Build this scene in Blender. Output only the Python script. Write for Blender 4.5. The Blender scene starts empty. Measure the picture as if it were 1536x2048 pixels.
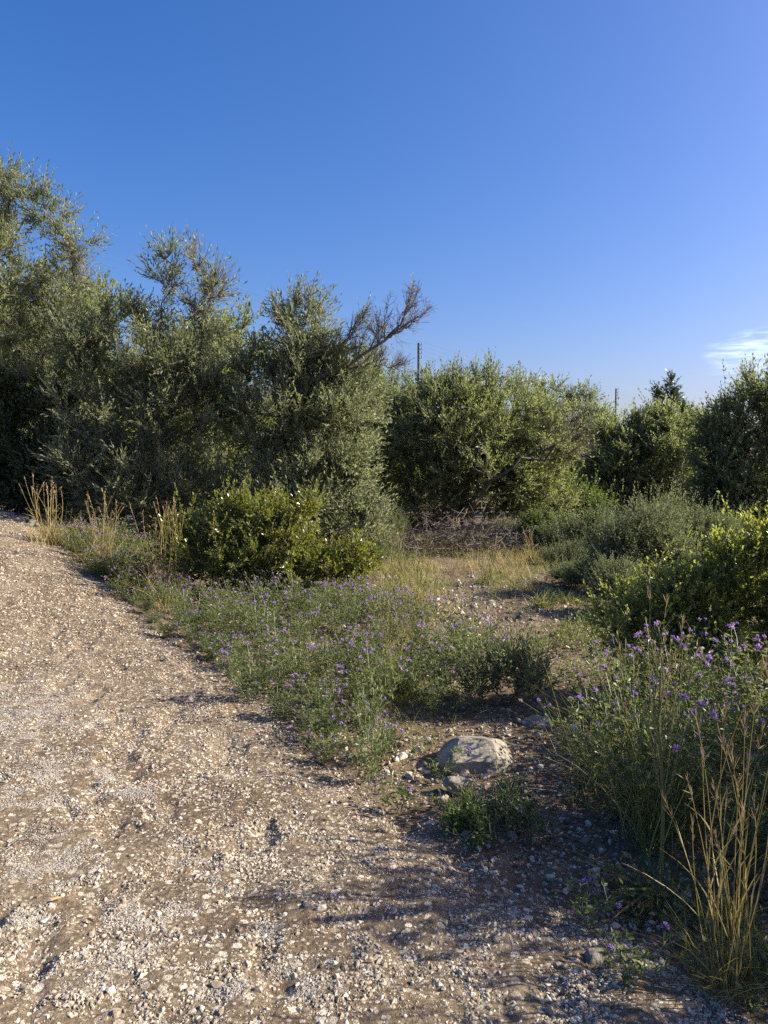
import bpy, math
import numpy as np
rng = np.random.default_rng(11)
C = bpy.context.scene.collection
sc = bpy.context.scene
PI = math.pi
F = 1540.0; HZ = 940.0; CAMZ = 1.55
PITCH = math.atan((1024 - HZ) / F)
SUN_AZ = math.radians(87); SUN_EL = math.radians(31)

# ------------------------------------------------------------------ noise and terrain
_tab = np.random.default_rng(3).random((256, 256))
def vnoise(x, y, s=0):
    x = np.asarray(x, float) + s * 17.31; y = np.asarray(y, float) + s * 9.77
    xi = np.floor(x).astype(int); yi = np.floor(y).astype(int)
    fx = x - xi; fy = y - yi
    fx = fx * fx * (3 - 2 * fx); fy = fy * fy * (3 - 2 * fy)
    a = _tab[xi & 255, yi & 255]; b = _tab[(xi + 1) & 255, yi & 255]
    c = _tab[xi & 255, (yi + 1) & 255]; d = _tab[(xi + 1) & 255, (yi + 1) & 255]
    return (a * (1 - fx) + b * fx) * (1 - fy) + (c * (1 - fx) + d * fx) * fy - .5
def fbm(x, y, o=4, s=0):
    r = 0; a = 1.0; f = 1.0
    for k in range(o):
        r = r + a * vnoise(x * f, y * f, s + k); a *= .5; f *= 2.03
    return r
def sstep(a, b, x):
    t = np.clip((x - a) / (b - a), 0, 1); return t * t * (3 - 2 * t)
def H(x, y):
    x = np.asarray(x, float); y = np.asarray(y, float)
    rise = (.86 * sstep(5., 12.6, y) - .35 * sstep(12.8, 17, y)) * sstep(-1.2, -5.6, x)
    und = .10 * vnoise(x * .35, y * .35, 5) * sstep(3, 8, np.hypot(x, y))
    far = .25 * vnoise(x * .05, y * .05, 8) * sstep(15, 60, np.hypot(x, y))
    return rise + und + far
def micro(x, y):
    r = np.hypot(x, y)
    return .030 * fbm(x * 2.2, y * 2.2, 3, 21) + .014 * fbm(x * 9, y * 9, 3, 31) - .016 * np.maximum(fbm(x * 5.5 + .6 * y, y * 3.2 - x, 3, 37) - .10, 0) * 4.5 * (r < 30)
_ys = np.geomspace(.7, 400, 9000)
def ray(px, py):
    u = (1024 - py) / F; r = (px - 768) / F
    dy = math.cos(PITCH) + math.sin(PITCH) * u; dz = -math.sin(PITCH) + math.cos(PITCH) * u
    return r / dy, dz / dy
def G(px, py):                                  # pixel -> ground point
    a, b = ray(px, py)
    zz = CAMZ + b * _ys
    k = np.argmax(zz < H(a * _ys, _ys))
    y = _ys[k] if k else 400.
    return np.array([a * y, y, float(H(a * y, y))])
def P(px, py, d):                               # pixel at distance d -> point
    a, b = ray(px, py); return np.array([a * d, d, CAMZ + b * d])

_edge_px = [(1440, 2048), (1250, 1900), (1050, 1800), (860, 1690), (700, 1590), (600, 1490), (420, 1340), (260, 1215), (130, 1102), (60, 1052), (0, 1022)]
_e = np.array([G(*p)[:2] for p in _edge_px])
_e = np.vstack([[[2.6, -14], [1.9, -3], [1.35, .6]], _e, [[_e[-1, 0] - 3, _e[-1, 1] + 3], [_e[-1, 0] - 12, _e[-1, 1] + 10], [-60, 60]]])
def edge_x(y): return np.interp(y, _e[:, 1], _e[:, 0])
def road_d(x, y):                               # >0 on the road
    w = .10 * vnoise(np.asarray(y) * 2.3, np.asarray(x) * .7, 44) + .05 * vnoise(np.asarray(y) * 9, np.asarray(x) * 3, 45)
    return np.minimum(edge_x(y) - x + w, x - (edge_x(y) - 6.5))
def Hs(x, y):                                   # top of whatever lies there
    rd = road_d(x, y)
    return H(x, y) + micro(x, y) + np.where(rd > 0, .035 * np.clip(rd / .3, 0, 1), 0)

# ------------------------------------------------------------------ mesh building
class MB:
    def __init__(s): s.v = []; s.f = []; s.m = []; s.r = []; s.n = 0
    def add(s, v, f, mat=0, rnd=None):
        v = np.asarray(v, float).reshape(-1, 3)
        if len(v) == 0: return
        s.v.append(v); s.f.append(np.asarray(f, int) + s.n); s.m.append(mat)
        s.r.append(np.broadcast_to(np.asarray(.5 if rnd is None else rnd, float), (len(v),)))
        s.n += len(v)
    def mesh(s, name, mats, smooth=False, origin=(0, 0, 0)):
        me = bpy.data.meshes.new(name)
        V = np.vstack(s.v) - np.asarray(origin)
        me.vertices.add(len(V)); me.vertices.foreach_set('co', V.astype(np.float32).ravel())
        loops = np.concatenate([f.ravel() for f in s.f])
        tot = np.concatenate([np.full(len(f), f.shape[1]) for f in s.f])
        mi = np.concatenate([np.full(len(f), m) for f, m in zip(s.f, s.m)])
        st = np.concatenate([[0], np.cumsum(tot)[:-1]])
        me.loops.add(len(loops)); me.loops.foreach_set('vertex_index', loops.astype(np.int32))
        me.polygons.add(len(tot)); me.polygons.foreach_set('loop_start', st.astype(np.int32))
        me.polygons.foreach_set('material_index', mi.astype(np.int32))
        if smooth: me.polygons.foreach_set('use_smooth', np.ones(len(tot), bool))
        else: me.polygons.foreach_set('use_smooth', np.zeros(len(tot), bool))
        a = me.attributes.new('rnd', 'FLOAT', 'POINT'); a.data.foreach_set('value', np.concatenate(s.r).astype(np.float32))
        for m in mats: me.materials.append(m)
        me.update(calc_edges=True)
        return me
    def obj(s, name, mats, parent=None, smooth=False, loc=(0, 0, 0)):
        mats = mats if isinstance(mats, (list, tuple)) else [mats]
        return link(name, s.mesh(name, mats, smooth, loc if parent is None else parent['_o']), parent, loc)
def link(name, me, parent=None, loc=(0, 0, 0)):
    o = bpy.data.objects.new(name, me); C.objects.link(o)
    if parent is not None: o.parent = parent
    else: o.location = loc
    return o
def tag(o, label=None, cat=None, group=None, kind=None):
    for k, v in (('label', label), ('category', cat), ('group', group), ('kind', kind)):
        if v: o[k] = v
    return o
def thing(name, label, cat, loc, group=None):
    o = bpy.data.objects.new(name, None); C.objects.link(o); o.empty_display_size = .1
    o.location = loc; o['_o'] = [float(q) for q in loc]
    return tag(o, label, cat, group)
def copy_tree(src, loc, rz=0, scale=1., label=None, group=None, sz=None):
    c = src.copy(); C.objects.link(c); c.location = loc; c.rotation_euler = (0, 0, rz)
    c.scale = (scale, scale, sz or scale)
    if label: c['label'] = label
    if group: c['group'] = group
    for ch in kids[src.name]:
        d = ch.copy(); C.objects.link(d); d.parent = c
    return c
kids = {}

def unit(a):
    a = np.asarray(a, float); return a / np.maximum(np.linalg.norm(a, axis=-1, keepdims=True), 1e-9)
def rdir(n, g=None):
    return unit((g or rng).normal(size=(n, 3)))
def perp(d, r=None):
    r = rdir(len(d)) if r is None else r
    return unit(r - (r * d).sum(1, keepdims=True) * d)

def tubes(mb, A, B, ra, rb, sides=4, mat=0, rnd=None):
    A = np.asarray(A, float); B = np.asarray(B, float); n = len(A)
    if n == 0: return
    ra = np.broadcast_to(ra, (n,)); rb = np.broadcast_to(rb, (n,))
    t = unit(B - A); ref = np.where(np.abs(t[:, 2:3]) > .9, [[1., 0, 0]], [[0, 0, 1.]])
    u = unit(np.cross(t, ref)); w = np.cross(t, u)
    an = np.arange(sides) * 2 * PI / sides
    ring = np.cos(an)[None, :, None] * u[:, None] + np.sin(an)[None, :, None] * w[:, None]
    v = np.concatenate([A[:, None] + ring * ra[:, None, None], B[:, None] + ring * rb[:, None, None]], 1)
    k = np.arange(sides); kn = (k + 1) % sides
    q = np.stack([k, kn, kn + sides, k + sides], 1)
    f = (q[None] + (np.arange(n) * 2 * sides)[:, None, None]).reshape(-1, 4)
    r = None if rnd is None else np.repeat(np.broadcast_to(rnd, (n,)), 2 * sides)
    mb.add(v.reshape(-1, 3), f, mat, r)
def polytube(mb, pts, r0, r1, sides=4, mat=0, rnd=None):
    pts = np.asarray(pts, float); n = len(pts) - 1
    t = np.linspace(0, 1, n + 1); r = r0 + (r1 - r0) * t
    tubes(mb, pts[:-1], pts[1:], r[:-1], r[1:], sides, mat, rnd)
def leaves(mb, B, D, N, ll, lw, fold=.25, mat=0, rnd=None, wide=.4, six=True, curl=0.):
    n = len(B); ll = np.broadcast_to(ll, (n,))[:, None]; lw = np.broadcast_to(lw, (n,))[:, None]
    lat = np.cross(N, D)
    fo = N * lw * fold
    if six:
        tip = B + D * ll - N * ll * curl
        w2 = wide if False else .78
        v = np.stack([B, B + D * ll * .28 + lat * lw * .85 + fo, B + D * ll * .66 + lat * lw * w2 + fo - N * ll * curl * .4, tip,
                      B + D * ll * .66 - lat * lw * w2 + fo - N * ll * curl * .4, B + D * ll * .28 - lat * lw * .85 + fo], 1)
        q = np.array([[0, 1, 2, 3], [0, 3, 4, 5]]); k = 6
    else:
        v = np.stack([B, B + D * ll * wide + lat * lw + fo, B + D * ll, B + D * ll * wide - lat * lw + fo], 1)
        q = np.array([[0, 1, 2], [0, 2, 3]]); k = 4
    f = (q[None] + (np.arange(n) * k)[:, None, None]).reshape(-1, q.shape[1])
    r = rng.random(n) if rnd is None else np.broadcast_to(rnd, (n,))
    mb.add(v.reshape(-1, 3), f, mat, np.repeat(r, k))
UP = np.array([0, 0, 1.])
def sprays(mb, B, D, L, nl, ll, lw, ang=.8, curve=.1, six=True, leafmat=0, twigmat=1, tr=.003, twseg=2, keep=None, face=.6, fold=.25, rnd0=None, cluster=1.0):
    """leafy twigs: B base, D direction, L length; nl leaves along each"""
    T = len(B)
    if T == 0: return
    D = unit(D); L = np.broadcast_to(L, (T,))
    s = perp(D)
    bend = (UP * curve + rng.normal(size=(T, 3)) * .10)
    def pos(t): return B[:, None] + D[:, None] * (L[:, None] * t)[..., None] + bend[:, None] * (L[:, None] * t * t)[..., None]
    t = np.linspace(0, 1, twseg + 1)[None].repeat(T, 0); pp = pos(t)
    for k in range(twseg):
        tubes(mb, pp[:, k], pp[:, k + 1], tr * (1 - .7 * k / twseg), tr * (1 - .7 * (k + 1) / twseg), 3, twigmat)
    t = (np.linspace(.10, 1, nl)[None] ** cluster).repeat(T, 0) + rng.normal(size=(T, nl)) * .03
    lp = pos(t)
    tan = unit(D[:, None] + 2 * bend[:, None] * t[..., None])
    phi = (np.arange(nl) * 2.4)[None] + rng.random((T, 1)) * 6.28 + rng.normal(size=(T, nl)) * .4
    w = np.cross(D, s)
    side = s[:, None] * np.cos(phi)[..., None] + w[:, None] * np.sin(phi)[..., None]
    a = (ang + rng.normal(size=(T, nl)) * .25) * (1 - .5 * np.clip(t, 0, 1) ** 3)
    d = unit(tan * np.cos(a)[..., None] + side * np.sin(a)[..., None] + rng.normal(size=(T, nl, 3)) * .12)
    n = tan * face + UP * .35 - side * .3 + rng.normal(size=(T, nl, 3)) * .45
    d = d.reshape(-1, 3); n = n.reshape(-1, 3); lp = lp.reshape(-1, 3)
    n = unit(n - (n * d).sum(1, keepdims=True) * d)
    m = np.ones(len(lp), bool)
    if keep is not None: m = rng.random((T, nl)) < np.asarray(keep).reshape(-1, 1); m = m.ravel()
    sz = rng.uniform(.65, 1.15, len(lp))
    r = rng.random(len(lp)) if rnd0 is None else np.clip(np.repeat(rnd0, nl) + rng.normal(size=len(lp)) * .16, 0, 1)
    leaves(mb, lp[m], d[m], n[m], (ll * sz)[m], (lw * sz)[m], fold, leafmat, r[m], six=six)

# ------------------------------------------------------------------ materials
def nt(name):
    m = bpy.data.materials.new(name); m.use_nodes = True
    t = m.node_tree; t.nodes.clear(); return m, t.nodes, t.links
def ramp(N, stops):
    r = N.new('ShaderNodeValToRGB'); e = r.color_ramp.elements
    while len(e) < len(stops): e.new(.5)
    for q, (p, c) in zip(e, stops): q.position = p; q.color = (*c, 1)
    return r
def leafmat(name, stops, back=None, trans=(.1, .14, .02), tw=.35, rough=.4, spec=.5, vary=False):
    m, N, Lk = nt(name)
    at = N.new('ShaderNodeAttribute'); at.attribute_name = 'rnd'
    r = ramp(N, stops); Lk.new(at.outputs['Fac'], r.inputs[0])
    p = N.new('ShaderNodeBsdfPrincipled'); p.inputs['Roughness'].default_value = rough
    p.inputs['Specular IOR Level'].default_value = spec
    col = r.outputs[0]
    if vary:
        oi_ = N.new('ShaderNodeObjectInfo'); hv = N.new('ShaderNodeHueSaturation'); mr = N.new('ShaderNodeMapRange'); mr.inputs[3].default_value = .74; mr.inputs[4].default_value = 1.22
        m2_ = N.new('ShaderNodeMapRange'); m2_.inputs[3].default_value = .485; m2_.inputs[4].default_value = .512
        Lk.new(oi_.outputs['Random'], mr.inputs[0]); Lk.new(mr.outputs[0], hv.inputs['Value']); Lk.new(oi_.outputs['Random'], m2_.inputs[0]); Lk.new(m2_.outputs[0], hv.inputs['Hue']); Lk.new(col, hv.inputs['Color']); col = hv.outputs[0]
    if back:
        g = N.new('ShaderNodeNewGeometry'); mx = N.new('ShaderNodeMix'); mx.data_type = 'RGBA'
        Lk.new(g.outputs['Backfacing'], mx.inputs[0]); Lk.new(col, mx.inputs[6]); mx.inputs[7].default_value = (*back, 1)
        col = mx.outputs[2]
    Lk.new(col, p.inputs['Base Color'])
    o = N.new('ShaderNodeOutputMaterial')
    if tw > 0:
        tb = N.new('ShaderNodeBsdfTranslucent')
        mm = N.new('ShaderNodeMix'); mm.data_type = 'RGBA'; mm.blend_type = 'MIX'; mm.inputs[0].default_value = .6
        Lk.new(r.outputs[0], mm.inputs[6]); mm.inputs[7].default_value = (*trans, 1)
        Lk.new(mm.outputs[2], tb.inputs[0])
        ms = N.new('ShaderNodeMixShader'); ms.inputs[0].default_value = tw
        Lk.new(p.outputs[0], ms.inputs[1]); Lk.new(tb.outputs[0], ms.inputs[2]); Lk.new(ms.outputs[0], o.inputs[0])
    else: Lk.new(p.outputs[0], o.inputs[0])
    return m
def plainmat(name, stops, rough=.8, nscale=30, bump=.0, attr=True, spec=.3, metallic=0, bscale=None):
    m, N, Lk = nt(name)
    p = N.new('ShaderNodeBsdfPrincipled'); p.inputs['Roughness'].default_value = rough; p.inputs['Metallic'].default_value = metallic
    p.inputs['Specular IOR Level'].default_value = spec
    g = N.new('ShaderNodeNewGeometry'); no = N.new('ShaderNodeTexNoise'); no.inputs['Scale'].default_value = nscale; no.inputs['Detail'].default_value = 4
    Lk.new(g.outputs['Position'], no.inputs['Vector'])
    r = ramp(N, stops)
    if attr:
        at = N.new('ShaderNodeAttribute'); at.attribute_name = 'rnd'
        ma = N.new('ShaderNodeMath'); ma.operation = 'MULTIPLY_ADD'; ma.inputs[1].default_value = .7
        mb_ = N.new('ShaderNodeMath'); mb_.operation = 'ADD'; mb_.inputs[1].default_value = -.5
        Lk.new(no.outputs[0], mb_.inputs[0]); Lk.new(mb_.outputs[0], ma.inputs[0]); Lk.new(at.outputs['Fac'], ma.inputs[2]); Lk.new(ma.outputs[0], r.inputs[0])
    else: Lk.new(no.outputs[0], r.inputs[0])
    Lk.new(r.outputs[0], p.inputs['Base Color'])
    if bump:
        b = N.new('ShaderNodeBump'); b.inputs['Strength'].default_value = bump; b.inputs['Distance'].default_value = .01
        n2 = N.new('ShaderNodeTexNoise'); n2.inputs['Scale'].default_value = bscale or nscale * 2; n2.inputs['Detail'].default_value = 6
        Lk.new(g.outputs['Position'], n2.inputs['Vector']); Lk.new(n2.outputs[0], b.inputs['Height']); Lk.new(b.outputs[0], p.inputs['Normal'])
    o = N.new('ShaderNodeOutputMaterial'); Lk.new(p.outputs[0], o.inputs[0]); return m

M = {}
M['olive'] = leafmat('olive_leaf', [(0, (.078, .10, .048)), (.4, (.145, .178, .085)), (.75, (.22, .25, .13)), (.96, (.30, .30, .16)), (1, (.24, .15, .06))],
                     back=(.20, .22, .155), trans=(.36, .41, .15), tw=.5, rough=.42, spec=.45)
M['olive_far'] = leafmat('olive_leaf_far', [(0, (.068, .096, .040)), (.45, (.126, .165, .065)), (.8, (.19, .228, .092)), (1, (.25, .265, .12))],
                         back=(.22, .24, .14), trans=(.36, .42, .11), tw=.52, rough=.42, spec=.4, vary=True)
M['dark'] = leafmat('dark_leaf', [(0, (.022, .04, .013)), (.6, (.045, .075, .024)), (1, (.085, .12, .04))], back=(.07, .10, .05), trans=(.10, .15, .02), tw=.25, rough=.35)
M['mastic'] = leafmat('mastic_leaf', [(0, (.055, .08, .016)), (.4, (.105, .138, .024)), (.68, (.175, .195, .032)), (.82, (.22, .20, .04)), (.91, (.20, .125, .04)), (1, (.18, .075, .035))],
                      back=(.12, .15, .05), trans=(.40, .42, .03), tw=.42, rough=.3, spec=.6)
M['mastic_backlit'] = leafmat('backlit_mastic_leaf', [(0, (.085, .115, .022)), (.35, (.16, .19, .03)), (.65, (.235, .255, .042)), (.9, (.29, .28, .06)), (1, (.26, .16, .06))],
                      back=(.19, .22, .08), trans=(.52, .58, .08), tw=.5, rough=.32, spec=.5)  # mastic leaf with the right bush's backlit glow put into a lighter, yellower colour
M['spiny'] = leafmat('grey_green_leaf', [(0, (.075, .10, .045)), (.5, (.145, .175, .085)), (1, (.25, .265, .14))], trans=(.28, .33, .12), tw=.4, rough=.6, spec=.2)
M['bright'] = leafmat('bright_green_leaf', [(0, (.05, .085, .016)), (.5, (.09, .14, .026)), (1, (.15, .20, .04))], trans=(.28, .38, .05), tw=.4, rough=.45)
M['trefoil'] = leafmat('trefoil_leaf', [(0, (.055, .08, .026)), (.45, (.10, .14, .046)), (.8, (.16, .195, .075)), (1, (.25, .255, .12))], trans=(.30, .36, .09), tw=.42, rough=.42, spec=.4)
M['stemgreen'] = leafmat('green_stem', [(0, (.09, .12, .04)), (.6, (.16, .19, .07)), (1, (.26, .25, .11))], trans=(.3, .3, .1), tw=.15, rough=.5)
M['purple'] = leafmat('purple_petal', [(0, (.27, .14, .44)), (.5, (.40, .24, .58)), (.85, (.55, .39, .71)), (1, (.70, .58, .80))], trans=(.58, .36, .74), tw=.4, rough=.6, spec=.2)
M['faded'] = leafmat('faded_petal', [(0, (.30, .26, .22)), (.5, (.45, .38, .42)), (1, (.60, .55, .55))], trans=(.5, .4, .5), tw=.35, rough=.7, spec=.2)
M['yellow'] = leafmat('yellow_petal', [(0, (.65, .45, .02)), (1, (.8, .62, .05))], trans=(.8, .6, .05), tw=.3, rough=.6)
M['straw'] = leafmat('straw_blade', [(0, (.15, .125, .04)), (.35, (.27, .225, .075)), (.7, (.42, .34, .14)), (1, (.50, .42, .22))], trans=(.5, .42, .14), tw=.35, rough=.55, spec=.3)
M['grass'] = leafmat('grass_blade', [(0, (.055, .085, .018)), (.4, (.11, .15, .032)), (.7, (.22, .22, .07)), (1, (.38, .32, .14))], trans=(.34, .38, .07), tw=.4, rough=.5, spec=.3)
M['seed'] = leafmat('seed_husk', [(0, (.17, .115, .06)), (.5, (.28, .205, .11)), (1, (.44, .35, .21))], trans=(.4, .3, .16), tw=.3, rough=.6, spec=.2)
M['bark'] = plainmat('olive_bark', [(.2, (.05, .042, .034)), (.5, (.11, .095, .078)), (.8, (.19, .17, .145))], .85, 25, .6)
M['twig'] = plainmat('grey_twig', [(.2, (.08, .068, .052)), (.5, (.15, .13, .105)), (.8, (.24, .21, .175))], .8, 12)
M['deadtwig'] = plainmat('dead_twig', [(.1, (.06, .05, .04)), (.5, (.115, .098, .082)), (.9, (.20, .175, .15))], .85, 12)
M['stone'] = plainmat('limestone_gravel', [(0, (.13, .098, .068)), (.3, (.25, .205, .15)), (.65, (.385, .34, .265)), (1, (.55, .505, .42))], .8, 60, .25, bscale=250)
M['crumb'] = plainmat('gravel_fines', [(0, (.10, .075, .05)), (.4, (.235, .185, .13)), (1, (.46, .40, .31))], .9, 40)
M['lichen'] = plainmat('pale_crust', [(0, (.18, .163, .135)), (.5, (.305, .28, .24)), (1, (.44, .41, .36))], .95, 120, .5, bscale=400)
M['boulder'] = plainmat('boulder_limestone', [(.25, (.17, .15, .11)), (.45, (.265, .238, .18)), (.6, (.325, .293, .225)), (.8, (.39, .352, .272))], .85, 14, .5, attr=False, bscale=60)
M['rock'] = plainmat('jagged_rock', [(.2, (.10, .088, .07)), (.5, (.21, .19, .155)), (.8, (.33, .30, .25))], .9, 25, .8, attr=False, bscale=70)
M['pole'] = plainmat('weathered_pole', [(.2, (.035, .025, .02)), (.8, (.085, .06, .045))], .8, 8, attr=False)
M['ceramic'] = plainmat('insulator_ceramic', [(.2, (.25, .22, .2)), (.8, (.35, .32, .3))], .3, 8, attr=False, spec=.5)
M['cable'] = plainmat('cable', [(.2, (.10, .10, .11)), (.8, (.16, .16, .17))], .5, 8, attr=False)
M['redbar'] = plainmat('red_painted_metal', [(.2, (.13, .02, .012)), (.55, (.21, .035, .02)), (.8, (.15, .05, .025))], .55, 9, attr=False)
M['dryleaf'] = leafmat('dry_leaf', [(0, (.30, .19, .06)), (1, (.42, .28, .09))], trans=(.4, .25, .06), tw=.2, rough=.5)
M['litter'] = leafmat('leaf_litter', [(0, (.07, .045, .025)), (.5, (.16, .11, .06)), (1, (.30, .23, .14))], trans=(.2, .14, .06), tw=.1, rough=.8, spec=.2)
M['strap'] = leafmat('strap_leaf', [(0, (.03, .055, .02)), (.55, (.06, .095, .032)), (.8, (.22, .16, .08)), (1, (.30, .14, .08))], trans=(.2, .28, .07), tw=.3, rough=.45)

def groundmat(name, road):
    m, N, Lk = nt(name)
    g = N.new('ShaderNodeNewGeometry'); pos = g.outputs['Position']
    def noise(scale, det=5, rough=.55):
        n = N.new('ShaderNodeTexNoise'); n.inputs['Scale'].default_value = scale; n.inputs['Detail'].default_value = det; n.inputs['Roughness'].default_value = rough
        Lk.new(pos, n.inputs['Vector']); return n.outputs[0]
    def vor(scale, feat='F1', rand=1):
        v = N.new('ShaderNodeTexVoronoi'); v.inputs['Scale'].default_value = scale; v.feature = feat; v.inputs['Randomness'].default_value = rand
        Lk.new(pos, v.inputs['Vector']); return v
    def mix(f, a, b, bt='MIX'):
        x = N.new('ShaderNodeMix'); x.data_type = 'RGBA'; x.blend_type = bt
        if isinstance(f, float): x.inputs[0].default_value = f
        else: Lk.new(f, x.inputs[0])
        for i, q in ((6, a), (7, b)):
            if isinstance(q, tuple): x.inputs[i].default_value = (*q, 1)
            else: Lk.new(q, x.inputs[i])
        return x.outputs[2]
    def rmp(src, stops):
        r = ramp(N, stops); Lk.new(src, r.inputs[0]); return r.outputs[0]
    def mth(op, a, b):
        x = N.new('ShaderNodeMath'); x.operation = op
        for i, q in ((0, a), (1, b)):
            if isinstance(q, (int, float)): x.inputs[i].default_value = q
            else: Lk.new(q, x.inputs[i])
        return x.outputs[0]
    p = N.new('ShaderNodeBsdfPrincipled'); p.inputs['Roughness'].default_value = .92; p.inputs['Specular IOR Level'].default_value = .2
    if road:
        fines = rmp(noise(45, 6, .7), [(.28, (.08, .06, .041)), (.5, (.195, .154, .107)), (.72, (.36, .305, .225))])
        big = rmp(noise(1.3, 4), [(.35, (.62, .56, .50)), (.6, (1.0, .97, .92))])
        c = mix(1., fines, big, 'MULTIPLY')
        v = vor(55); vc = N.new('ShaderNodeSeparateColor'); Lk.new(v.outputs['Color'], vc.inputs[0])
        peb = rmp(vc.outputs[0], [(.3, (.22, .175, .12)), (.65, (.44, .38, .29)), (1, (.62, .57, .48))])
        pm = mth('MULTIPLY', mth('LESS_THAN', v.outputs['Distance'], .40), mth('GREATER_THAN', vc.outputs[1], .45))
        c = mix(pm, c, peb)
        v2 = vor(24); vc2 = N.new('ShaderNodeSeparateColor'); Lk.new(v2.outputs['Color'], vc2.inputs[0])
        pm2 = mth('MULTIPLY', mth('LESS_THAN', v2.outputs['Distance'], .36), mth('GREATER_THAN', vc2.outputs[1], .62))
        peb2 = rmp(vc2.outputs[0], [(0, (.26, .21, .15)), (.6, (.47, .41, .32)), (1, (.66, .61, .52))])
        c = mix(pm2, c, peb2)
        hgt = mth('ADD', mth('ADD', mth('MULTIPLY', noise(45, 6, .7), 1.0), mth('MULTIPLY', pm, .55)), mth('MULTIPLY', pm2, .8))
        bs, bd = 1., .02
    else:
        c = rmp(noise(7, 7, .65), [(.3, (.075, .042, .024)), (.5, (.138, .095, .060)), (.7, (.22, .168, .112))])
        lit = rmp(noise(2.1, 5), [(.42, (0, 0, 0)), (.62, (1, 1, 1))])
        c = mix(lit, c, rmp(noise(40, 6, .7), [(.3, (.07, .055, .032)), (.55, (.16, .125, .075)), (.75, (.27, .22, .14))]))
        v = vor(38); vc = N.new('ShaderNodeSeparateColor'); Lk.new(v.outputs['Color'], vc.inputs[0])
        pm = mth('MULTIPLY', mth('LESS_THAN', v.outputs['Distance'], .33), mth('GREATER_THAN', vc.outputs[1], .72))
        c = mix(pm, c, rmp(vc.outputs[0], [(0, (.24, .19, .14)), (1, (.55, .50, .42))]))
        hgt = mth('ADD', noise(35, 7, .7), mth('MULTIPLY', pm, .5))
        bs, bd = 1., .015
    Lk.new(c, p.inputs['Base Color'])
    b = N.new('ShaderNodeBump'); b.inputs['Strength'].default_value = bs; b.inputs['Distance'].default_value = bd
    Lk.new(hgt, b.inputs['Height']); Lk.new(b.outputs[0], p.inputs['Normal'])
    o = N.new('ShaderNodeOutputMaterial'); Lk.new(p.outputs[0], o.inputs[0]); return m
M['soil'] = groundmat('red_soil', False)
M['road'] = groundmat('gravel_road_surface', True)

# ------------------------------------------------------------------ ground and road
def polar(r0, r1, nr_near, a0, a1, na):
    r = np.concatenate([np.geomspace(r0, 16, nr_near, endpoint=False), np.geomspace(16, r1, 90)])
    a = np.radians(np.linspace(a0, a1, na)); return r, a
def sheet(name, r, a, zf, mat, keepf=None, kind='structure', label=None):
    R, A = np.meshgrid(r, a, indexing='ij'); X = R * np.sin(A); Y = R * np.cos(A)
    V = np.stack([X, Y, zf(X, Y)], -1).reshape(-1, 3); nr, na = len(r), len(a)
    i, j = np.meshgrid(np.arange(nr - 1), np.arange(na - 1), indexing='ij')
    k = (i * na + j).ravel(); f = np.stack([k, k + na, k + na + 1, k + 1], 1)
    if keepf is not None:
        ok = keepf(V[:, 0], V[:, 1]); f = f[ok[f].any(1)]
        used = np.unique(f); mp = np.full(len(V), -1); mp[used] = np.arange(len(used)); V = V[used]; f = mp[f]
    mb = MB(); mb.add(V, f[:, ::-1]); o = mb.obj(name, mat, smooth=True)
    return tag(o, label, None, None, kind)
angs = np.concatenate([np.linspace(-180, -46, 40, endpoint=False), np.linspace(-46, 46, 620), np.linspace(46.5, 180, 40)])
rr, _ = polar(.25, 700, 330, 0, 1, 2)
sheet('ground', rr, np.radians(angs), lambda x, y: H(x, y) + micro(x, y) - .02 * (road_d(x, y) > .25), M['soil'], label='reddish brown soil under the plants')
sheet('road', np.concatenate([np.geomspace(.25, 3.2, 150, endpoint=False), np.geomspace(3.2, 45, 330)]), np.radians(np.concatenate([np.linspace(-180, -46, 40, endpoint=False), np.linspace(-46, 40, 620), np.linspace(41, 180, 40)])),
      lambda x, y: H(x, y) + micro(x, y) + np.clip(.035 * road_d(x, y) / .3, -.06, .035) + .012 * np.abs(fbm(x * 6, y * 6, 3, 61)) * (road_d(x, y) > 0) , M['road'],
      keepf=lambda x, y: road_d(x, y) > -.15, label='pale compacted gravel road bending up to the left')

# ------------------------------------------------------------------ stones
def ico(sub):
    import bmesh
    bm = bmesh.new(); bmesh.ops.create_icosphere(bm, subdivisions=sub, radius=1)
    bm.verts.ensure_lookup_table()
    v = np.array([q.co[:] for q in bm.verts]); f = np.array([[w.index for w in q.verts] for q in bm.faces]); bm.free(); return v, f
def rockshape(sub, cuts, g, rough=.12, cut=(.38, .78)):
    v, f = ico(sub); v = v * (1 + g.normal(size=(len(v), 1)) * rough * .3)
    for k in range(cuts):
        n = unit(g.normal(size=(1, 3)))[0]; d = g.uniform(*cut)
        s = v @ n; ov = np.maximum(s - d, 0); v = v - ov[:, None] * n
    return v + g.normal(size=v.shape) * rough * .12, f
def rotm(n):
    q = unit(rng.normal(size=(n, 4))); w, x, y, z = q.T
    return np.stack([np.stack([1 - 2 * (y * y + z * z), 2 * (x * y - z * w), 2 * (x * z + y * w)], -1),
                     np.stack([2 * (x * y + z * w), 1 - 2 * (x * x + z * z), 2 * (y * z - x * w)], -1),
                     np.stack([2 * (x * z - y * w), 2 * (y * z + x * w), 1 - 2 * (x * x + y * y)], -1)], -2)
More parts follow.
